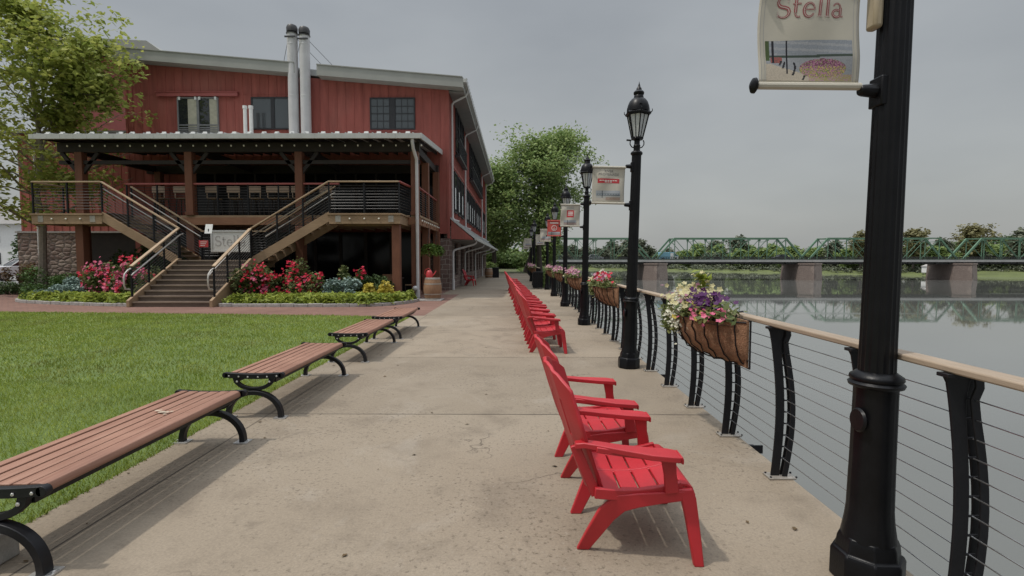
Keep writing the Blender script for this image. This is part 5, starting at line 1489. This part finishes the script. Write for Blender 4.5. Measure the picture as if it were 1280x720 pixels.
for x,e in ((SX0-.06,1),(SX1+.06,-1)):
    ro=rail_run(S,(x,17.02,.20),(x,19.46,1.60),.16,1.12,M['railwood'],9,4)
    h=MB(); h.tube([(x+e*.0,17.02,1.28),(x,16.86,1.22),(x,16.72,1.10),(x,16.68,.95),(x,16.68,.72),(x,16.74,.60),(x,16.92,.58)],.026,8)
    h.tube([(x+e*.09,16.9,1.05),(x+e*.09,17.02,1.13),(x+e*.09,19.46,2.53),(x+e*.09,19.62,2.56)],.024,8); h.build('hand_rail',M['piperail'],ro,world=True)
    g=MB(); 
    g.build('x',M['rod']) if False else None
# signs on the mid landing
t=thing('sign_board','white sign board reading Stella above the middle stair landing','sign',(-11.56,20.72,2.32))
b=MB(); b.box(-.72,.72,-.012,.012,-.36,.36); b.build('panel',mat('off_white_sign_panel',(.55,.55,.52),.6,.06,3),t)
f=MB(); f.box(-.80,-.722,-.03,.03,-.44,.44); f.box(.722,.80,-.03,.03,-.44,.44); f.box(-.72,.72,-.03,.03,.362,.44); f.box(-.72,.72,-.03,.03,-.44,-.362); f.build('frame',M['gutter'],t,bevel=.006)
V,F=stella(.40); l=MB(); l.add([(a,-.016,z-.19) for a,z,_ in V],F); l.build('lettering',mat('pale_grey_lettering',(.36,.345,.325),.7,.05,9),t,smooth=0)
t=thing('notice_stand','white paper notice on a thin stand at the stair landing','notice',(-11.85,19.72,MZ))
p=MB(); p.tube([(0,0,0),(0,0,1.2)],.018,6); p.lathe([(.14,0),(.14,.02)],14); p.build('stand',M['black_steel'],t)
p=MB(); p.add([(-.14,-.03,1.02),(.14,-.03,1.02),(.15,.06,1.38),(-.13,.06,1.38),(-.14,-.022,1.018),(.14,-.022,1.018),(.15,.068,1.378),(-.13,.068,1.378)],[(0,1,2,3),(7,6,5,4),(0,4,5,1),(1,5,6,2),(2,6,7,3),(3,7,4,0)]); p.build('paper',M['white'],t,smooth=0)
t=thing('red_sign','small red sign on the stair rail left of the white board','sign',(-12.15,19.9,MZ))
p=MB(); p.box(-.19,.19,-.012,.012,.50,.76); p.build('panel',M['redcan'],t,bevel=.005)
p=MB()
for i in range(3): p.box(-.13,.13-.04*i,-.016,-.0125,.69-.07*i,.712-.07*i)
p.build('lettering',M['inkwhite'],t,smooth=0)
p=MB(); p.tube([(0,.012,0),(0,.012,.6)],.014,6); p.build('stand',M['black_steel'],t)

# ------------------------------------------------------------------ flower beds
def bed(name,pts,kpts):
    o=poly_sheet(name,pts,.03,M['soil']); 
    return o
RB=[(-9.95,17.05),(-7,16.95),(-4.9,17.05),(-4.25,17.6),(-3.85,18.5),(-3.72,19.4)]
LB=[(-12.98,17.05),(-14.5,17.35),(-16.2,17.85),(-18.0,18.5),(-19.0,19.2),(-19.3,20.2)]
bed('right_bed_soil',RB+[(-3.85,20.75),(-9.95,20.75)],RB); bed('left_bed_soil',LB+[(-19.3,20.9),(-12.98,20.75)],LB)
def kerb_thing(P,label):
    n=[]
    for i in range(len(P)-1):
        for j in range(6): n.append((P[i][0]+(P[i+1][0]-P[i][0])*j/6, P[i][1]+(P[i+1][1]-P[i][1])*j/6))
    n.append(P[-1]); sm=n[:]
    for _ in range(6): sm=[sm[0]]+[((sm[i-1][0]+sm[i][0]*2+sm[i+1][0])/4,(sm[i-1][1]+sm[i][1]*2+sm[i+1][1])/4) for i in range(1,len(sm)-1)]+[sm[-1]]
    k=MB(); rk=random.Random(8)
    L=[0]
    for i in range(1,len(sm)): L.append(L[-1]+math.dist(sm[i],sm[i-1]))
    s=0
    while s<L[-1]-.05:
        e=min(s+rk.uniform(.42,.6),L[-1]); g=lambda d:(float(np.interp(d,L,[q[0] for q in sm])),float(np.interp(d,L,[q[1] for q in sm])))
        h=.105+rk.uniform(-.008,.008); k.arc_strip([g(s+.006),g((s+e)/2),g(e-.006)],.13+rk.uniform(-.01,.01),-.01,h,plane='xy'); s=e
    return tag(k.build('bed_kerb',M['kerb'],bevel=.012),label,'kerb')
kerb_thing(RB,'curved granite kerb round the flower bed right of the stairs'); kerb_thing(LB,'curved granite kerb round the flower bed left of the stairs')
G_='rose bushes by the stairs'
def rose(loc,label,rx,ry,h,n,seed,bl,lump=10): return bush('rose_bush',label,'rose bush',loc,rx,ry,h,n,.075,M['leaf_rose'],seed,G_,bl,lumps=lump,bsize=.105)
rose((-15.05,18.9,.03),'pink flowering rose bush left of the stairs, nearer the hedge',.95,.7,1.55,3300,51,[('crimson_blooms','p_red',170),('pink_blooms','p_pink',260)])
rose((-13.75,18.7,.03),'pink flowering rose bush pressed against the left stair rail',.75,.7,1.6,2800,52,[('crimson_blooms','p_red',140),('pink_blooms','p_pink',220)])
rose((-9.35,18.4,.03),'large red rose bush right beside the right stair rail',.85,.75,1.45,3400,53,[('crimson_blooms','p_red',330),('pink_blooms','p_pink',70)],12)
rose((-7.95,18.8,.03),'red rose bush in the middle of the right bed',.8,.6,1.5,2600,54,[('crimson_blooms','p_red',260),('pink_blooms','p_pink',30)],10)
rose((-6.2,19.3,.03),'smaller pale leaved rose bush with few red blooms below the porch',.55,.5,1.4,1700,55,[('crimson_blooms','p_red',55)],8)
bush('evergreen_shrub','dark evergreen shrub between the small rose and the yellow bush','shrub',(-5.4,19.2,.03),.75,.55,1.0,2800,.05,M['leaf_dark'],56)
bush('evergreen_shrub','low dark green hedge bush left of the pink roses','shrub',(-17.75,19.55,.03),1.15,.75,1.2,5200,.055,M['leaf_hedge'],57,lumps=12)
bush('juniper','blue green juniper in front of the left hedge bush','shrub',(-16.75,18.85,.03),.92,.5,.92,3600,.055,M['leaf_blue'],58)
bush('juniper','blue green juniper in the right bed, left of the yellow bush','shrub',(-6.45,18.4,.03),.8,.45,.84,3000,.055,M['leaf_blue'],59)
bush('golden_shrub','bright yellow leaved shrub at the front of the right bed','shrub',(-4.95,18.45,.03),.68,.42,.92,2000,.07,M['leaf_yellow'],60)
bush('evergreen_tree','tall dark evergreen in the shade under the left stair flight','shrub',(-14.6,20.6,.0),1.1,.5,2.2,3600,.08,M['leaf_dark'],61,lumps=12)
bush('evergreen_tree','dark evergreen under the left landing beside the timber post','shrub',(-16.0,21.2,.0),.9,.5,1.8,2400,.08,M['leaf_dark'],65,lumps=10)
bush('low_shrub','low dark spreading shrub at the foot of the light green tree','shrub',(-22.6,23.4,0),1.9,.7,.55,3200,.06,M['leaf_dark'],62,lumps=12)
bush('reddish_shrub','small reddish shrub at the left corner of the stone wall','shrub',(-26.6,27.3,0),.8,.6,1.5,1500,.08,leafmat('bronze_leaf',(.10,.05,.035),(.15,.09,.045),(.16,.13,.05)),63)
def cover(name,label,poly,n,seed,lm,leaf=.10,h=.31):
    ng=np.random.default_rng(seed); xs=[p[0] for p in poly]; ys=[p[1] for p in poly]; L=[]
    from mathutils.geometry import intersect_point_line
    def inside(x,y):
        c=False; j=len(poly)-1
        for i in range(len(poly)):
            if (poly[i][1]>y)!=(poly[j][1]>y) and x<(poly[j][0]-poly[i][0])*(y-poly[i][1])/(poly[j][1]-poly[i][1])+poly[i][0]: c=not c
            j=i
        return c
    k=0
    while k<n:
        x=ng.uniform(min(xs),max(xs)); y=ng.uniform(min(ys),max(ys))
        if not inside(x,y): continue
        m=26; hh=h*ng.uniform(.6,1.25); a=ng.uniform(0,6.28,m); r=ng.uniform(0,.16,m)
        L.append(np.stack([x+r*np.cos(a),y+r*np.sin(a),.03+hh*(1-(r/.2)**2)*ng.uniform(.35,1,m)],1)); k+=1
    o=quads_mesh(name,leaf_quads(np.concatenate(L),leaf,ng,aspect=2.4,up=.6),4,lm); return struct(o,'stuff',label)
cover('ground_cover','lime green leafy ground cover edging the right flower bed',[(-9.8,17.2),(-5,17.15),(-4.4,17.6),(-4.0,18.4),(-3.85,19.3),(-4.3,19.2),(-5.2,18.2),(-9.8,18.15)],560,71,M['leaf_lime'])
cover('ground_cover','lime green leafy ground cover edging the left flower bed',[(-13.1,17.2),(-14.5,17.5),(-16.2,18.0),(-18.0,18.7),(-18.8,19.3),(-17.4,19.1),(-15.5,18.5),(-13.1,18.1)],600,72,M['leaf_lime'])
# ------------------------------------------------------------------ steel truss bridge
BY=157.0; BW=5.4; Bz=1.45
br=thing('truss_bridge','long green steel truss bridge on stone piers crossing the river','bridge',(90,BY,0))
piers=[-4.5,42.0,88.5,135.0,181.5]
def BB(mb,name,m,parent=br,**k): return mb.build(name,m,parent,world=True,smooth=0,**k)
d=MB(); d.box(-30,215,BY-1.6,BY-1.25,.95,1.62); d.box(-30,215,BY+BW+1.25,BY+BW+1.6,.95,1.62); BB(d,'deck_edge',M['bridgedeck'])
d=MB(); d.box(-30,215,BY-1.25,BY+BW+1.25,1.05,1.5); 
for i in range(60): d.box(-29+i*4.1,-28.7+i*4.1,BY-1.2,BY+BW+1.2,.3,1.05)
for y in (BY-.6,BY+BW/2,BY+BW+.6): d.box(-30,215,y-.15,y+.15,.28,1.06)
BB(d,'deck',M['bridgerail'])
for y in (BY-1.42,BY+BW+1.42):
    d=MB(); d.box(-30,215,y-.04,y+.04,2.45,2.55); d.box(-30,215,y-.04,y+.04,1.75,1.83)
    for i in range(490): d.box(-30+i*.5,-29.8+i*.5,y-.03,y+.03,1.62,2.45)
    BB(d,'parapet',M['bridgerail'])
TT=8.15; BC=1.7
for s in range(4):
    xa,xb=piers[s]+.8,piers[s+1]-.8; n=8; L=(xb-xa)/n
    for k,y in enumerate((BY,BY+BW)):
        t=MB(); X=[xa+L*i for i in range(n+1)]
        t.bar((X[0],y,BC),(X[1],y,TT),.48,.48); t.bar((X[n],y,BC),(X[n-1],y,TT),.48,.48)
        t.bar((X[1]-.2,y,TT),(X[n-1]+.2,y,TT),.42,.38); t.bar((X[0],y,BC),(X[n],y,BC),.4,.3)
        for i in range(1,n): t.bar((X[i],y,BC),(X[i],y,TT-.2),.19,.22,up=(1,0,0))
        for i in range(1,n//2): t.bar((X[i],y,TT-.2),(X[i+1],y,BC),.13,.17)
        for i in range(n//2,n-1): t.bar((X[i],y,BC),(X[i+1],y,TT-.2),.13,.17)
        t.bar((X[3],y,BC),(X[4],y,TT-.2),.07,.09); t.bar((X[4],y,TT-.2),(X[5],y,BC),.07,.09)
        for i in range(1,n): t.box(X[i]-.4,X[i]+.4,y-.30,y-.26,TT-.75,TT+.05)
        BB(t,'truss',M['bridge'])
    t=MB()
    for i in range(1,n):
        X_=xa+L*i; t.bar((X_,BY,TT),(X_,BY+BW,TT),.2,.2); t.bar((X_,BY,TT-1.0),(X_,BY+BW,TT-1.0),.12,.12)
        if i<n-1: t.bar((X_,BY,TT+.02),(X_+L,BY+BW,TT+.02),.09,.09); t.bar((X_,BY+BW,TT-.04),(X_+L,BY,TT-.04),.09,.09)
    BB(t,'cross_bracing',M['bridge'])
def pier_mat():
    m=bpy.data.materials.new('stained_pier_stone'); t=NT(m); v=t.coords('Object')
    a=t.noise(v,.35,5,.65); b=t.noise(v,3,4,.7)
    c=t.ramp(a,[(.3,(.27,.215,.185)),(.7,(.40,.33,.285))])
    s=t.node('ShaderNodeSeparateXYZ'); t.link(v,s.inputs[0])
    f=t.math('ADD',t.math('MULTIPLY',s.outputs[0],-.25),t.math('MULTIPLY',t.noise(v,.5,5,.7),1.6))
    c=t.mix(t.ramp(f,[(.55,0),(.95,.7)]),c,(.12,.09,.08))
    c=t.mix(t.ramp(b,[(.3,.5),(.6,0)]),c,(.09,.07,.06)); t.base(c); t.rough(.9); t.bump(b,.6,.1); return m
PM=pier_mat()
for x in piers[1:4]:
    p=MB()
    def ring(h,e): return [(-3.1-e,-1.6,h),(-.2,-4.4-e,h),(3.6+e,-1.8,h),(3.6+e,8.4,h),(0,10.5+e,h),(-3.1-e,8.4,h)]
    R0=ring(WZ-.4,.45);R1=ring(.15,0);R2=ring(.16,.25);R3=ring(.62,.25)
    V=R0+R1+R2+R3; F=[(k*6+i,k*6+(i+1)%6,(k+1)*6+(i+1)%6,(k+1)*6+i) for k in range(3) for i in range(6)]+[(18,19,20,21,22,23)]
    p.add(V,F); o=p.build('pier',PM,br,smooth=0); o.location=(x-90,0,0)
    for v in o.data.vertices: v.co.z+=0
ab=MB(); ab.box(-30,-3,BY-1.5,BY+BW+1.5,WZ-.3,.94); ab.box(181,216,BY-1.5,BY+BW+1.5,WZ-.3,.94); BB(ab,'abutment',M['pier'])
fd=MB()
for x in piers[1:4]: fd.box(x-.2,x+.2,BY-.4,BY+BW+.4,.62,1.05)
BB(fd,'bearing',M['bridgerail'])
# ------------------------------------------------------------------ vehicles
def make_car(loc,label,paint,rz=0,kind='suv',cat='car'):
    t=thing('parked_car' if kind!='moving' else 'passing_car',label,cat,loc,rz)
    L=4.6; w=.92
    b=MB(); prof=[(-2.3,.35),(-2.32,.75),(-2.2,1.0),(-1.55,1.08),(-1.0,1.12),(1.75,1.10),(2.2,1.05),(2.3,.75),(2.28,.35)]
    top=[(-1.0,1.12),(-.35,1.62),(.2,1.70),(1.5,1.66),(2.05,1.10)]
    b.prism(prof,-w,w); b.build('body',paint,t,bevel=.06)
    c=MB(); V=[]
    for s,q in ((-1,.80),(1,.80)):
        for i,(x,z) in enumerate(top): V.append((x,s*(w-.02 if z<1.2 else w-.17),z))
    k=len(top); c.add(V,[(i,i+1,k+i+1,k+i) for i in range(k-1)]+[tuple(range(k)),tuple(range(2*k-1,k-1,-1)),(0,k,2*k-1,k-1)])
    c.build('windows',M['carglass'],t,bevel=.03)
    r=MB(); r.box(-.30,1.52,-w+.19,w-.19,1.66,1.725); 
    for x0,x1 in ((-1.02,-.36),(.45,.55),(1.52,2.06)):
        pass
    for s in (-1,1):
        r.bar((-1.0,s*(w-.03),1.13),(-.33,s*(w-.165),1.66),.06,.06); r.bar((2.04,s*(w-.03),1.13),(1.52,s*(w-.165),1.68),.10,.08); r.bar((.5,s*(w-.03),1.13),(.5,s*(w-.16),1.68),.05,.08,up=(1,0,0))
    r.build('roof',paint,t,bevel=.02)
    for x in (-1.45,1.42):
        for s in (-1,1):
            wl=MB(); wl.tube([(x,s*(w-.20),.34),(x,s*(w+.015),.34)],.34,18); wo=wl.build('wheel',M['tyre'],t)
            ri=MB(); ri.tube([(x,s*(w+.016),.34),(x,s*(w+.025),.34)],.21,14); ri.build('rim',M['rim'],wo)
    for s in (-1,1):
        h=MB(); h.box(-2.335,-2.25,s*.82-.16*(s>0)*1-.0,s*.82+.16*(s<0),.78,.94); h.build('headlight',M['white'],t,bevel=.02)
        h=MB(); h.box(2.24,2.325,s*.84-.14*(s>0),s*.84+.14*(s<0),.78,1.0); h.build('tail_light',M['redcan'],t,bevel=.02)
    g=MB(); g.box(-2.34,-2.28,-.62,.62,.42,.74); g.build('grille',M['frame'],t)
    return t
pw=mat('white_car_paint',(.62,.63,.64),.3,.03,2,coat=.5); ps=mat('silver_car_paint',(.42,.43,.44),.3,.03,2,metal=.4,coat=.4); pb=mat('pale_blue_van_paint',(.17,.36,.46),.35,.05,2,coat=.4); pdk=mat('dark_car_paint',(.05,.05,.055),.3,.05,2,coat=.4)
make_car((-38.2,39.5,0),'white car with dark grille parked at the left edge, in front of another',pw,R(62))
make_car((-39.5,45.5,0),'second white car at the left edge, its roof showing behind the first',pw,R(20))
make_car((24.6,158.9,1.5),'silver car crossing the bridge between the second and third lamp posts',ps,R(180),'moving')
make_car((81.5,158.9,1.5),'dark car crossing the bridge above the second pier',pdk,0,'moving')
t=thing('passing_van','pale blue and white van crossing the bridge at the first pier','van',(47.0,158.8,1.5))
b=MB(); b.prism([(-2.9,.4),(-2.9,2.3),(-2.7,2.45),(1.4,2.45),(2.0,1.9),(2.9,1.35),(3.0,.4)],-1,1); b.build('body',pb,t,bevel=.08)
b=MB(); b.prism([(1.5,1.45),(1.5,2.25),(1.95,1.85),(2.65,1.42)],-1.01,1.01); b.build('windscreen',M['carglass'],t)
b=MB(); b.prism([(.4,.45),(.4,2.2),(1.3,2.2),(1.4,1.3),(2.95,1.2),(2.95,.45)],-1.02,1.02); b.build('cab_panel',M['white'],t)
for x in (-1.8,1.9):
    for s in (-1,1): wl=MB(); wl.tube([(x,s*.8,.4),(x,s*1.03,.4)],.4,14); wl.build('wheel',M['tyre'],t)
# ------------------------------------------------------------------ far bank trees
protos=[]
def far_tree(name,label,H,seed,nleaf,leaf,sig,lm,group,loc,first=.12,spread=.34):
    return make_tree(name,label,H,H*.022,seed,nleaf,leaf,sig,lm,M['darkbark'],loc,group,(),0,first=first,nl=13,spread=spread,sub=3,flat=.8)
GL='trees along the far bank'
lab3=['mid green bushy tree in the continuous wood along the far bank','rounded darker green tree in the continuous wood along the far bank','taller light green tree standing up from the far bank wood']
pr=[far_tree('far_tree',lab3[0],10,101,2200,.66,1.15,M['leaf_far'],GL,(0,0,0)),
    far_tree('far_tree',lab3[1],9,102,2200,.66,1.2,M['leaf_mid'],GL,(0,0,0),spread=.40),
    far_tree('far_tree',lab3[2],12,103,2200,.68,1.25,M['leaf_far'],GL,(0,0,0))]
used=[0,0,0]; rt=random.Random(77)
def place_far(k,p,s):
    o=pr[k]
    if used[k]: o=dup(pr[k],tuple(p),rt.uniform(0,6.28),lab3[k])
    else: o.location=p; o.rotation_euler=(0,0,rt.uniform(0,6.28))
    used[k]=1; o.scale=(s*rt.uniform(.95,1.2),s*rt.uniform(.95,1.2),s)
for i in range(1,9):
    a=Vector((*BL[i],0)); b=Vector((*BL[i+1],0)); n=max(1,int((a-b).length/6.5))
    if i==8: n=14
    for j in range(n):
        for off,s in ((16 if i>=4 else 26,.95),(36,1.2)):
            f=(j+rt.uniform(.05,.95))/n; p=bank_pt(i,f,off+rt.uniform(-4,8))
            if p.x/max(p.y,1)>1.15 or p.x/max(p.y,1)<-.1: continue
            k=rt.choice((0,0,1,1,2)); place_far(k,p-Vector((0,0,.4)),s*rt.uniform(.75,1.15)*(1.0 if p.x>150 else 1.04))
def at_far(px,D,z): return ((px-645)/640*D, D, z)
far_tree('budding_tree','tall pale brownish tree rising above the bridge near its right end',17,111,2600,.7,1.5,M['leaf_pale'],None,at_far(1210,205,-1.9),first=.3,spread=.36)
far_tree('budding_tree','pale brownish tree above the bridge, just right of the nearest lamp post',15.5,112,2200,.7,1.4,M['leaf_pale'],None,at_far(1138,210,-1.9),first=.3,spread=.36)
far_tree('budding_tree','pale brownish tree above the bridge, just left of the nearest lamp post',15,113,2000,.7,1.4,M['leaf_pale'],None,at_far(1073,222,-1.9),first=.3,spread=.34)
Pw=[]
for i in range(1,9):
    a=Vector((*BL[i],0)); b=Vector((*BL[i+1],0)); n=int((a-b).length/2.3)
    for j in range(n):
        for off in (46,56,66):
            p=bank_pt(i,rng.uniform(j,j+1)/n,off+rng.uniform(-5,5)); r=rng.uniform(3.2,5.2)
            if p.x/max(p.y,1)>1.15 or p.x/max(p.y,1)<-.15: continue
            q=rng.normal(size=(90,3)); q/=np.linalg.norm(q,axis=1)[:,None]; q*=r*rng.uniform(.6,1.05,(90,1)); q[:,2]=np.abs(q[:,2])*1.25+rng.uniform(.6,3.4)*(1.2 if p.x>150 else 1.15)
            Pw.append(q+np.array(p))
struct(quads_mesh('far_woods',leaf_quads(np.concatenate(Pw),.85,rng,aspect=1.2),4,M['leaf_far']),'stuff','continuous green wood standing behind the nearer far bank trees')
# bushes and scrub along the water line: one mass
Pm=[]
for i in range(1,9):
    a=Vector((*BL[i],0)); b=Vector((*BL[i+1],0)); n=int((a-b).length/(2.2 if i<8 else 3.5))
    for j in range(n):
        for off in ((20,28) if i<4 else (7,14,22)):
            p=bank_pt(i,rng.uniform(j,j+1)/n,off+rng.uniform(-4,4)); r=rng.uniform(1.2,2.4) if i<4 else rng.uniform(1.4,3.0)
            if p.x/max(p.y,1)>1.15: continue
            q=rng.normal(size=(50,3)); q/=np.linalg.norm(q,axis=1)[:,None]; q*=r*rng.uniform(.6,1.05,(50,1)); q[:,2]=np.abs(q[:,2])
            Pm.append(q+np.array(p))
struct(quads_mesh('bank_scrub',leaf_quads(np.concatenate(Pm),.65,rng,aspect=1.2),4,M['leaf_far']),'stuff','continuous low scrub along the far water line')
# pale hut on the far bank
x,y,_=at_far(1160,183,0); z=-1.9-1.0
t=thing('bank_hut','small white hut on the grassy far bank below the bridge','hut',(x,y,z))
b=MB(); b.box(-2.1,2.1,-1.5,1.5,0,2.2); b.build('wall',M['white'],t)
b=MB(); b.prism([(-2.4,2.2),(2.4,2.2),(0,3.1)],-1.7,1.7); b.build('roof',M['kerb'],t)
b=MB(); b.box(-.5,.5,-1.53,-1.501,.05,1.8); b.build('door',M['frame'],t)
# white house and hedge beyond the car park
t=thing('white_house','white house with dark windows far left beyond the parked cars','house',(-62,66,0))
b=MB(); b.box(-8,5,0,9,0,6.2); b.build('wall',M['white'],t)
b=MB(); b.prism([(-.5,6.2),(9.5,6.2),(4.5,9)],-8.5,5.5,plane='yz'); b.build('roof',M['soffit'],t)
for x in (-6,-2.5,1.5):
    for z in (1.0,3.8):
        b=MB(); b.box(x,x+1.2,-.04,-.001,z,z+1.5); b.build('window',M['glass'],t)
bush('hedge','dark evergreen hedge behind the parked cars at the left edge','hedge',(-46.5,52,0),6,1.2,4.2,5200,.28,M['leaf_dark'],81,lumps=16)
bush('hedge','mid green bush behind the path end, under the big trees','bush',(-4.8,60.5,0),2.2,1.5,1.7,2200,.2,M['leaf_mid'],82,lumps=12)
bush('bank_bush','bushy green growth on the river bank beyond the last railing','bush',(2.8,72,-2.6),2.6,6,3.2,4500,.3,M['leaf_mid'],83,lumps=16)
bush('bank_bush','dark bush filling the gap below the trees past the path end','bush',(-1.0,95,-.5),6.5,3,3.8,4500,.45,M['leaf_mid'],84,lumps=16)
bush('bank_bush','green bush on the near river bank close to the bridge','bush',(-1.0,122,-4),5.5,14,6.5,5500,.5,M['leaf_mid'],85,lumps=18)
# low wood closing the view beyond the car park
Pl=[]
for i in range(150):
    x=-190+i*1.0+rng.uniform(-2,2); y=150+rng.uniform(-10,14)-.25*(x+110); r=rng.uniform(3.5,6)
    q=rng.normal(size=(70,3)); q/=np.linalg.norm(q,axis=1)[:,None]; q*=r*rng.uniform(.6,1.05,(70,1)); q[:,2]=np.abs(q[:,2])*1.4+rng.uniform(0,3)
    Pl.append(q+np.array([x,y,0]))
struct(quads_mesh('distant_woods',leaf_quads(np.concatenate(Pl),.9,rng,aspect=1.2),4,M['leaf_far']),'stuff','continuous low green wood far beyond the car park')
# ------------------------------------------------------------------ world, sun, camera
W_=bpy.data.worlds.new('World'); SC.world=W_; W_.use_nodes=True
nt=W_.node_tree; nt.nodes.clear()
out=nt.nodes.new('ShaderNodeOutputWorld'); bg=nt.nodes.new('ShaderNodeBackground'); sky=nt.nodes.new('ShaderNodeTexSky')
SUN_EL,SUN_AZ=R(63),R(-108)          # azimuth from +Y towards +X: the sun stands to the left, a touch behind
sky.sky_type='NISHITA'; sky.sun_disc=False; sky.sun_elevation=SUN_EL; sky.sun_rotation=SUN_AZ; sky.air_density=1.3; sky.dust_density=3.5; sky.ozone_density=1.2
tc=nt.nodes.new('ShaderNodeTexCoord'); mp=nt.nodes.new('ShaderNodeMapping'); mp.inputs['Scale'].default_value=(1.0,1.0,2.6)
nz=nt.nodes.new('ShaderNodeTexNoise'); nz.inputs['Scale'].default_value=1.5; nz.inputs['Detail'].default_value=5; nz.inputs['Roughness'].default_value=.5
rp=nt.nodes.new('ShaderNodeValToRGB'); rp.color_ramp.elements[0].position=.36; rp.color_ramp.elements[0].color=(2.75,2.84,2.90,1); rp.color_ramp.elements[1].position=.68; rp.color_ramp.elements[1].color=(3.60,3.68,3.68,1)
cv=nt.nodes.new('ShaderNodeMix'); cv.data_type='RGBA'; cv.inputs[0].default_value=.88
L=nt.links.new
L(tc.outputs['Generated'],mp.inputs['Vector']); L(mp.outputs['Vector'],nz.inputs['Vector']); L(nz.outputs['Fac'],rp.inputs['Fac'])
L(sky.outputs['Color'],cv.inputs[6]); L(rp.outputs['Color'],cv.inputs[7]); 
# overcast: thin cloud is far brighter overhead, where the sun stands, than low down
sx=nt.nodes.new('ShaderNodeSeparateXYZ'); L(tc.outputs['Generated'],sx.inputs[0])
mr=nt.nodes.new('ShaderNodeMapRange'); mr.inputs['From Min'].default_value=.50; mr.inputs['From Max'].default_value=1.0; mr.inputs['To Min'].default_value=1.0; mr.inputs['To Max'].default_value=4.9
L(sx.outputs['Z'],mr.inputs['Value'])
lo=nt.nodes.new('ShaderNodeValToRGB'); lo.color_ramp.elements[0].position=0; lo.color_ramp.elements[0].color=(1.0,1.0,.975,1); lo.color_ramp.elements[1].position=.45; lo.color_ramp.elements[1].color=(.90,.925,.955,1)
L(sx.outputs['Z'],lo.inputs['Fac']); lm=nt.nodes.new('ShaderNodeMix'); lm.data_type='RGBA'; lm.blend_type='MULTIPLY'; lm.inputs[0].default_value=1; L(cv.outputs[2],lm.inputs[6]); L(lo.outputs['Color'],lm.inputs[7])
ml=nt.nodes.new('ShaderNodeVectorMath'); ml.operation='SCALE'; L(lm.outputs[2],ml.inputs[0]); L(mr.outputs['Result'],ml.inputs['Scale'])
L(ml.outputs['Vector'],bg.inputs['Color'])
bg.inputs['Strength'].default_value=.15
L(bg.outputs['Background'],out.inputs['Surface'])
sd=bpy.data.lights.new('sun','SUN'); sd.energy=2.6; sd.angle=R(1.6); sd.color=(1,.95,.87)
so=bpy.data.objects.new('sun',sd); COL.objects.link(so)
d=Vector((math.sin(SUN_AZ)*math.cos(SUN_EL), math.cos(SUN_AZ)*math.cos(SUN_EL), math.sin(SUN_EL)))
so.rotation_euler=d.to_track_quat('Z','Y').to_euler(); so.location=(0,0,60)
cd=bpy.data.cameras.new('camera'); cd.sensor_width=36; cd.lens=18.0; cd.clip_start=.05; cd.clip_end=9000
co=bpy.data.objects.new('camera',cd); COL.objects.link(co); co.location=(0,0,1.56); co.rotation_euler=(R(90)-math.atan(35/640),0,math.atan(5/640))
SC.camera=co
SC.view_settings.view_transform='Standard'; SC.view_settings.look='None'; SC.view_settings.exposure=-.28; SC.view_settings.gamma=1
SC.cycles.max_bounces=6; SC.cycles.transparent_max_bounces=6
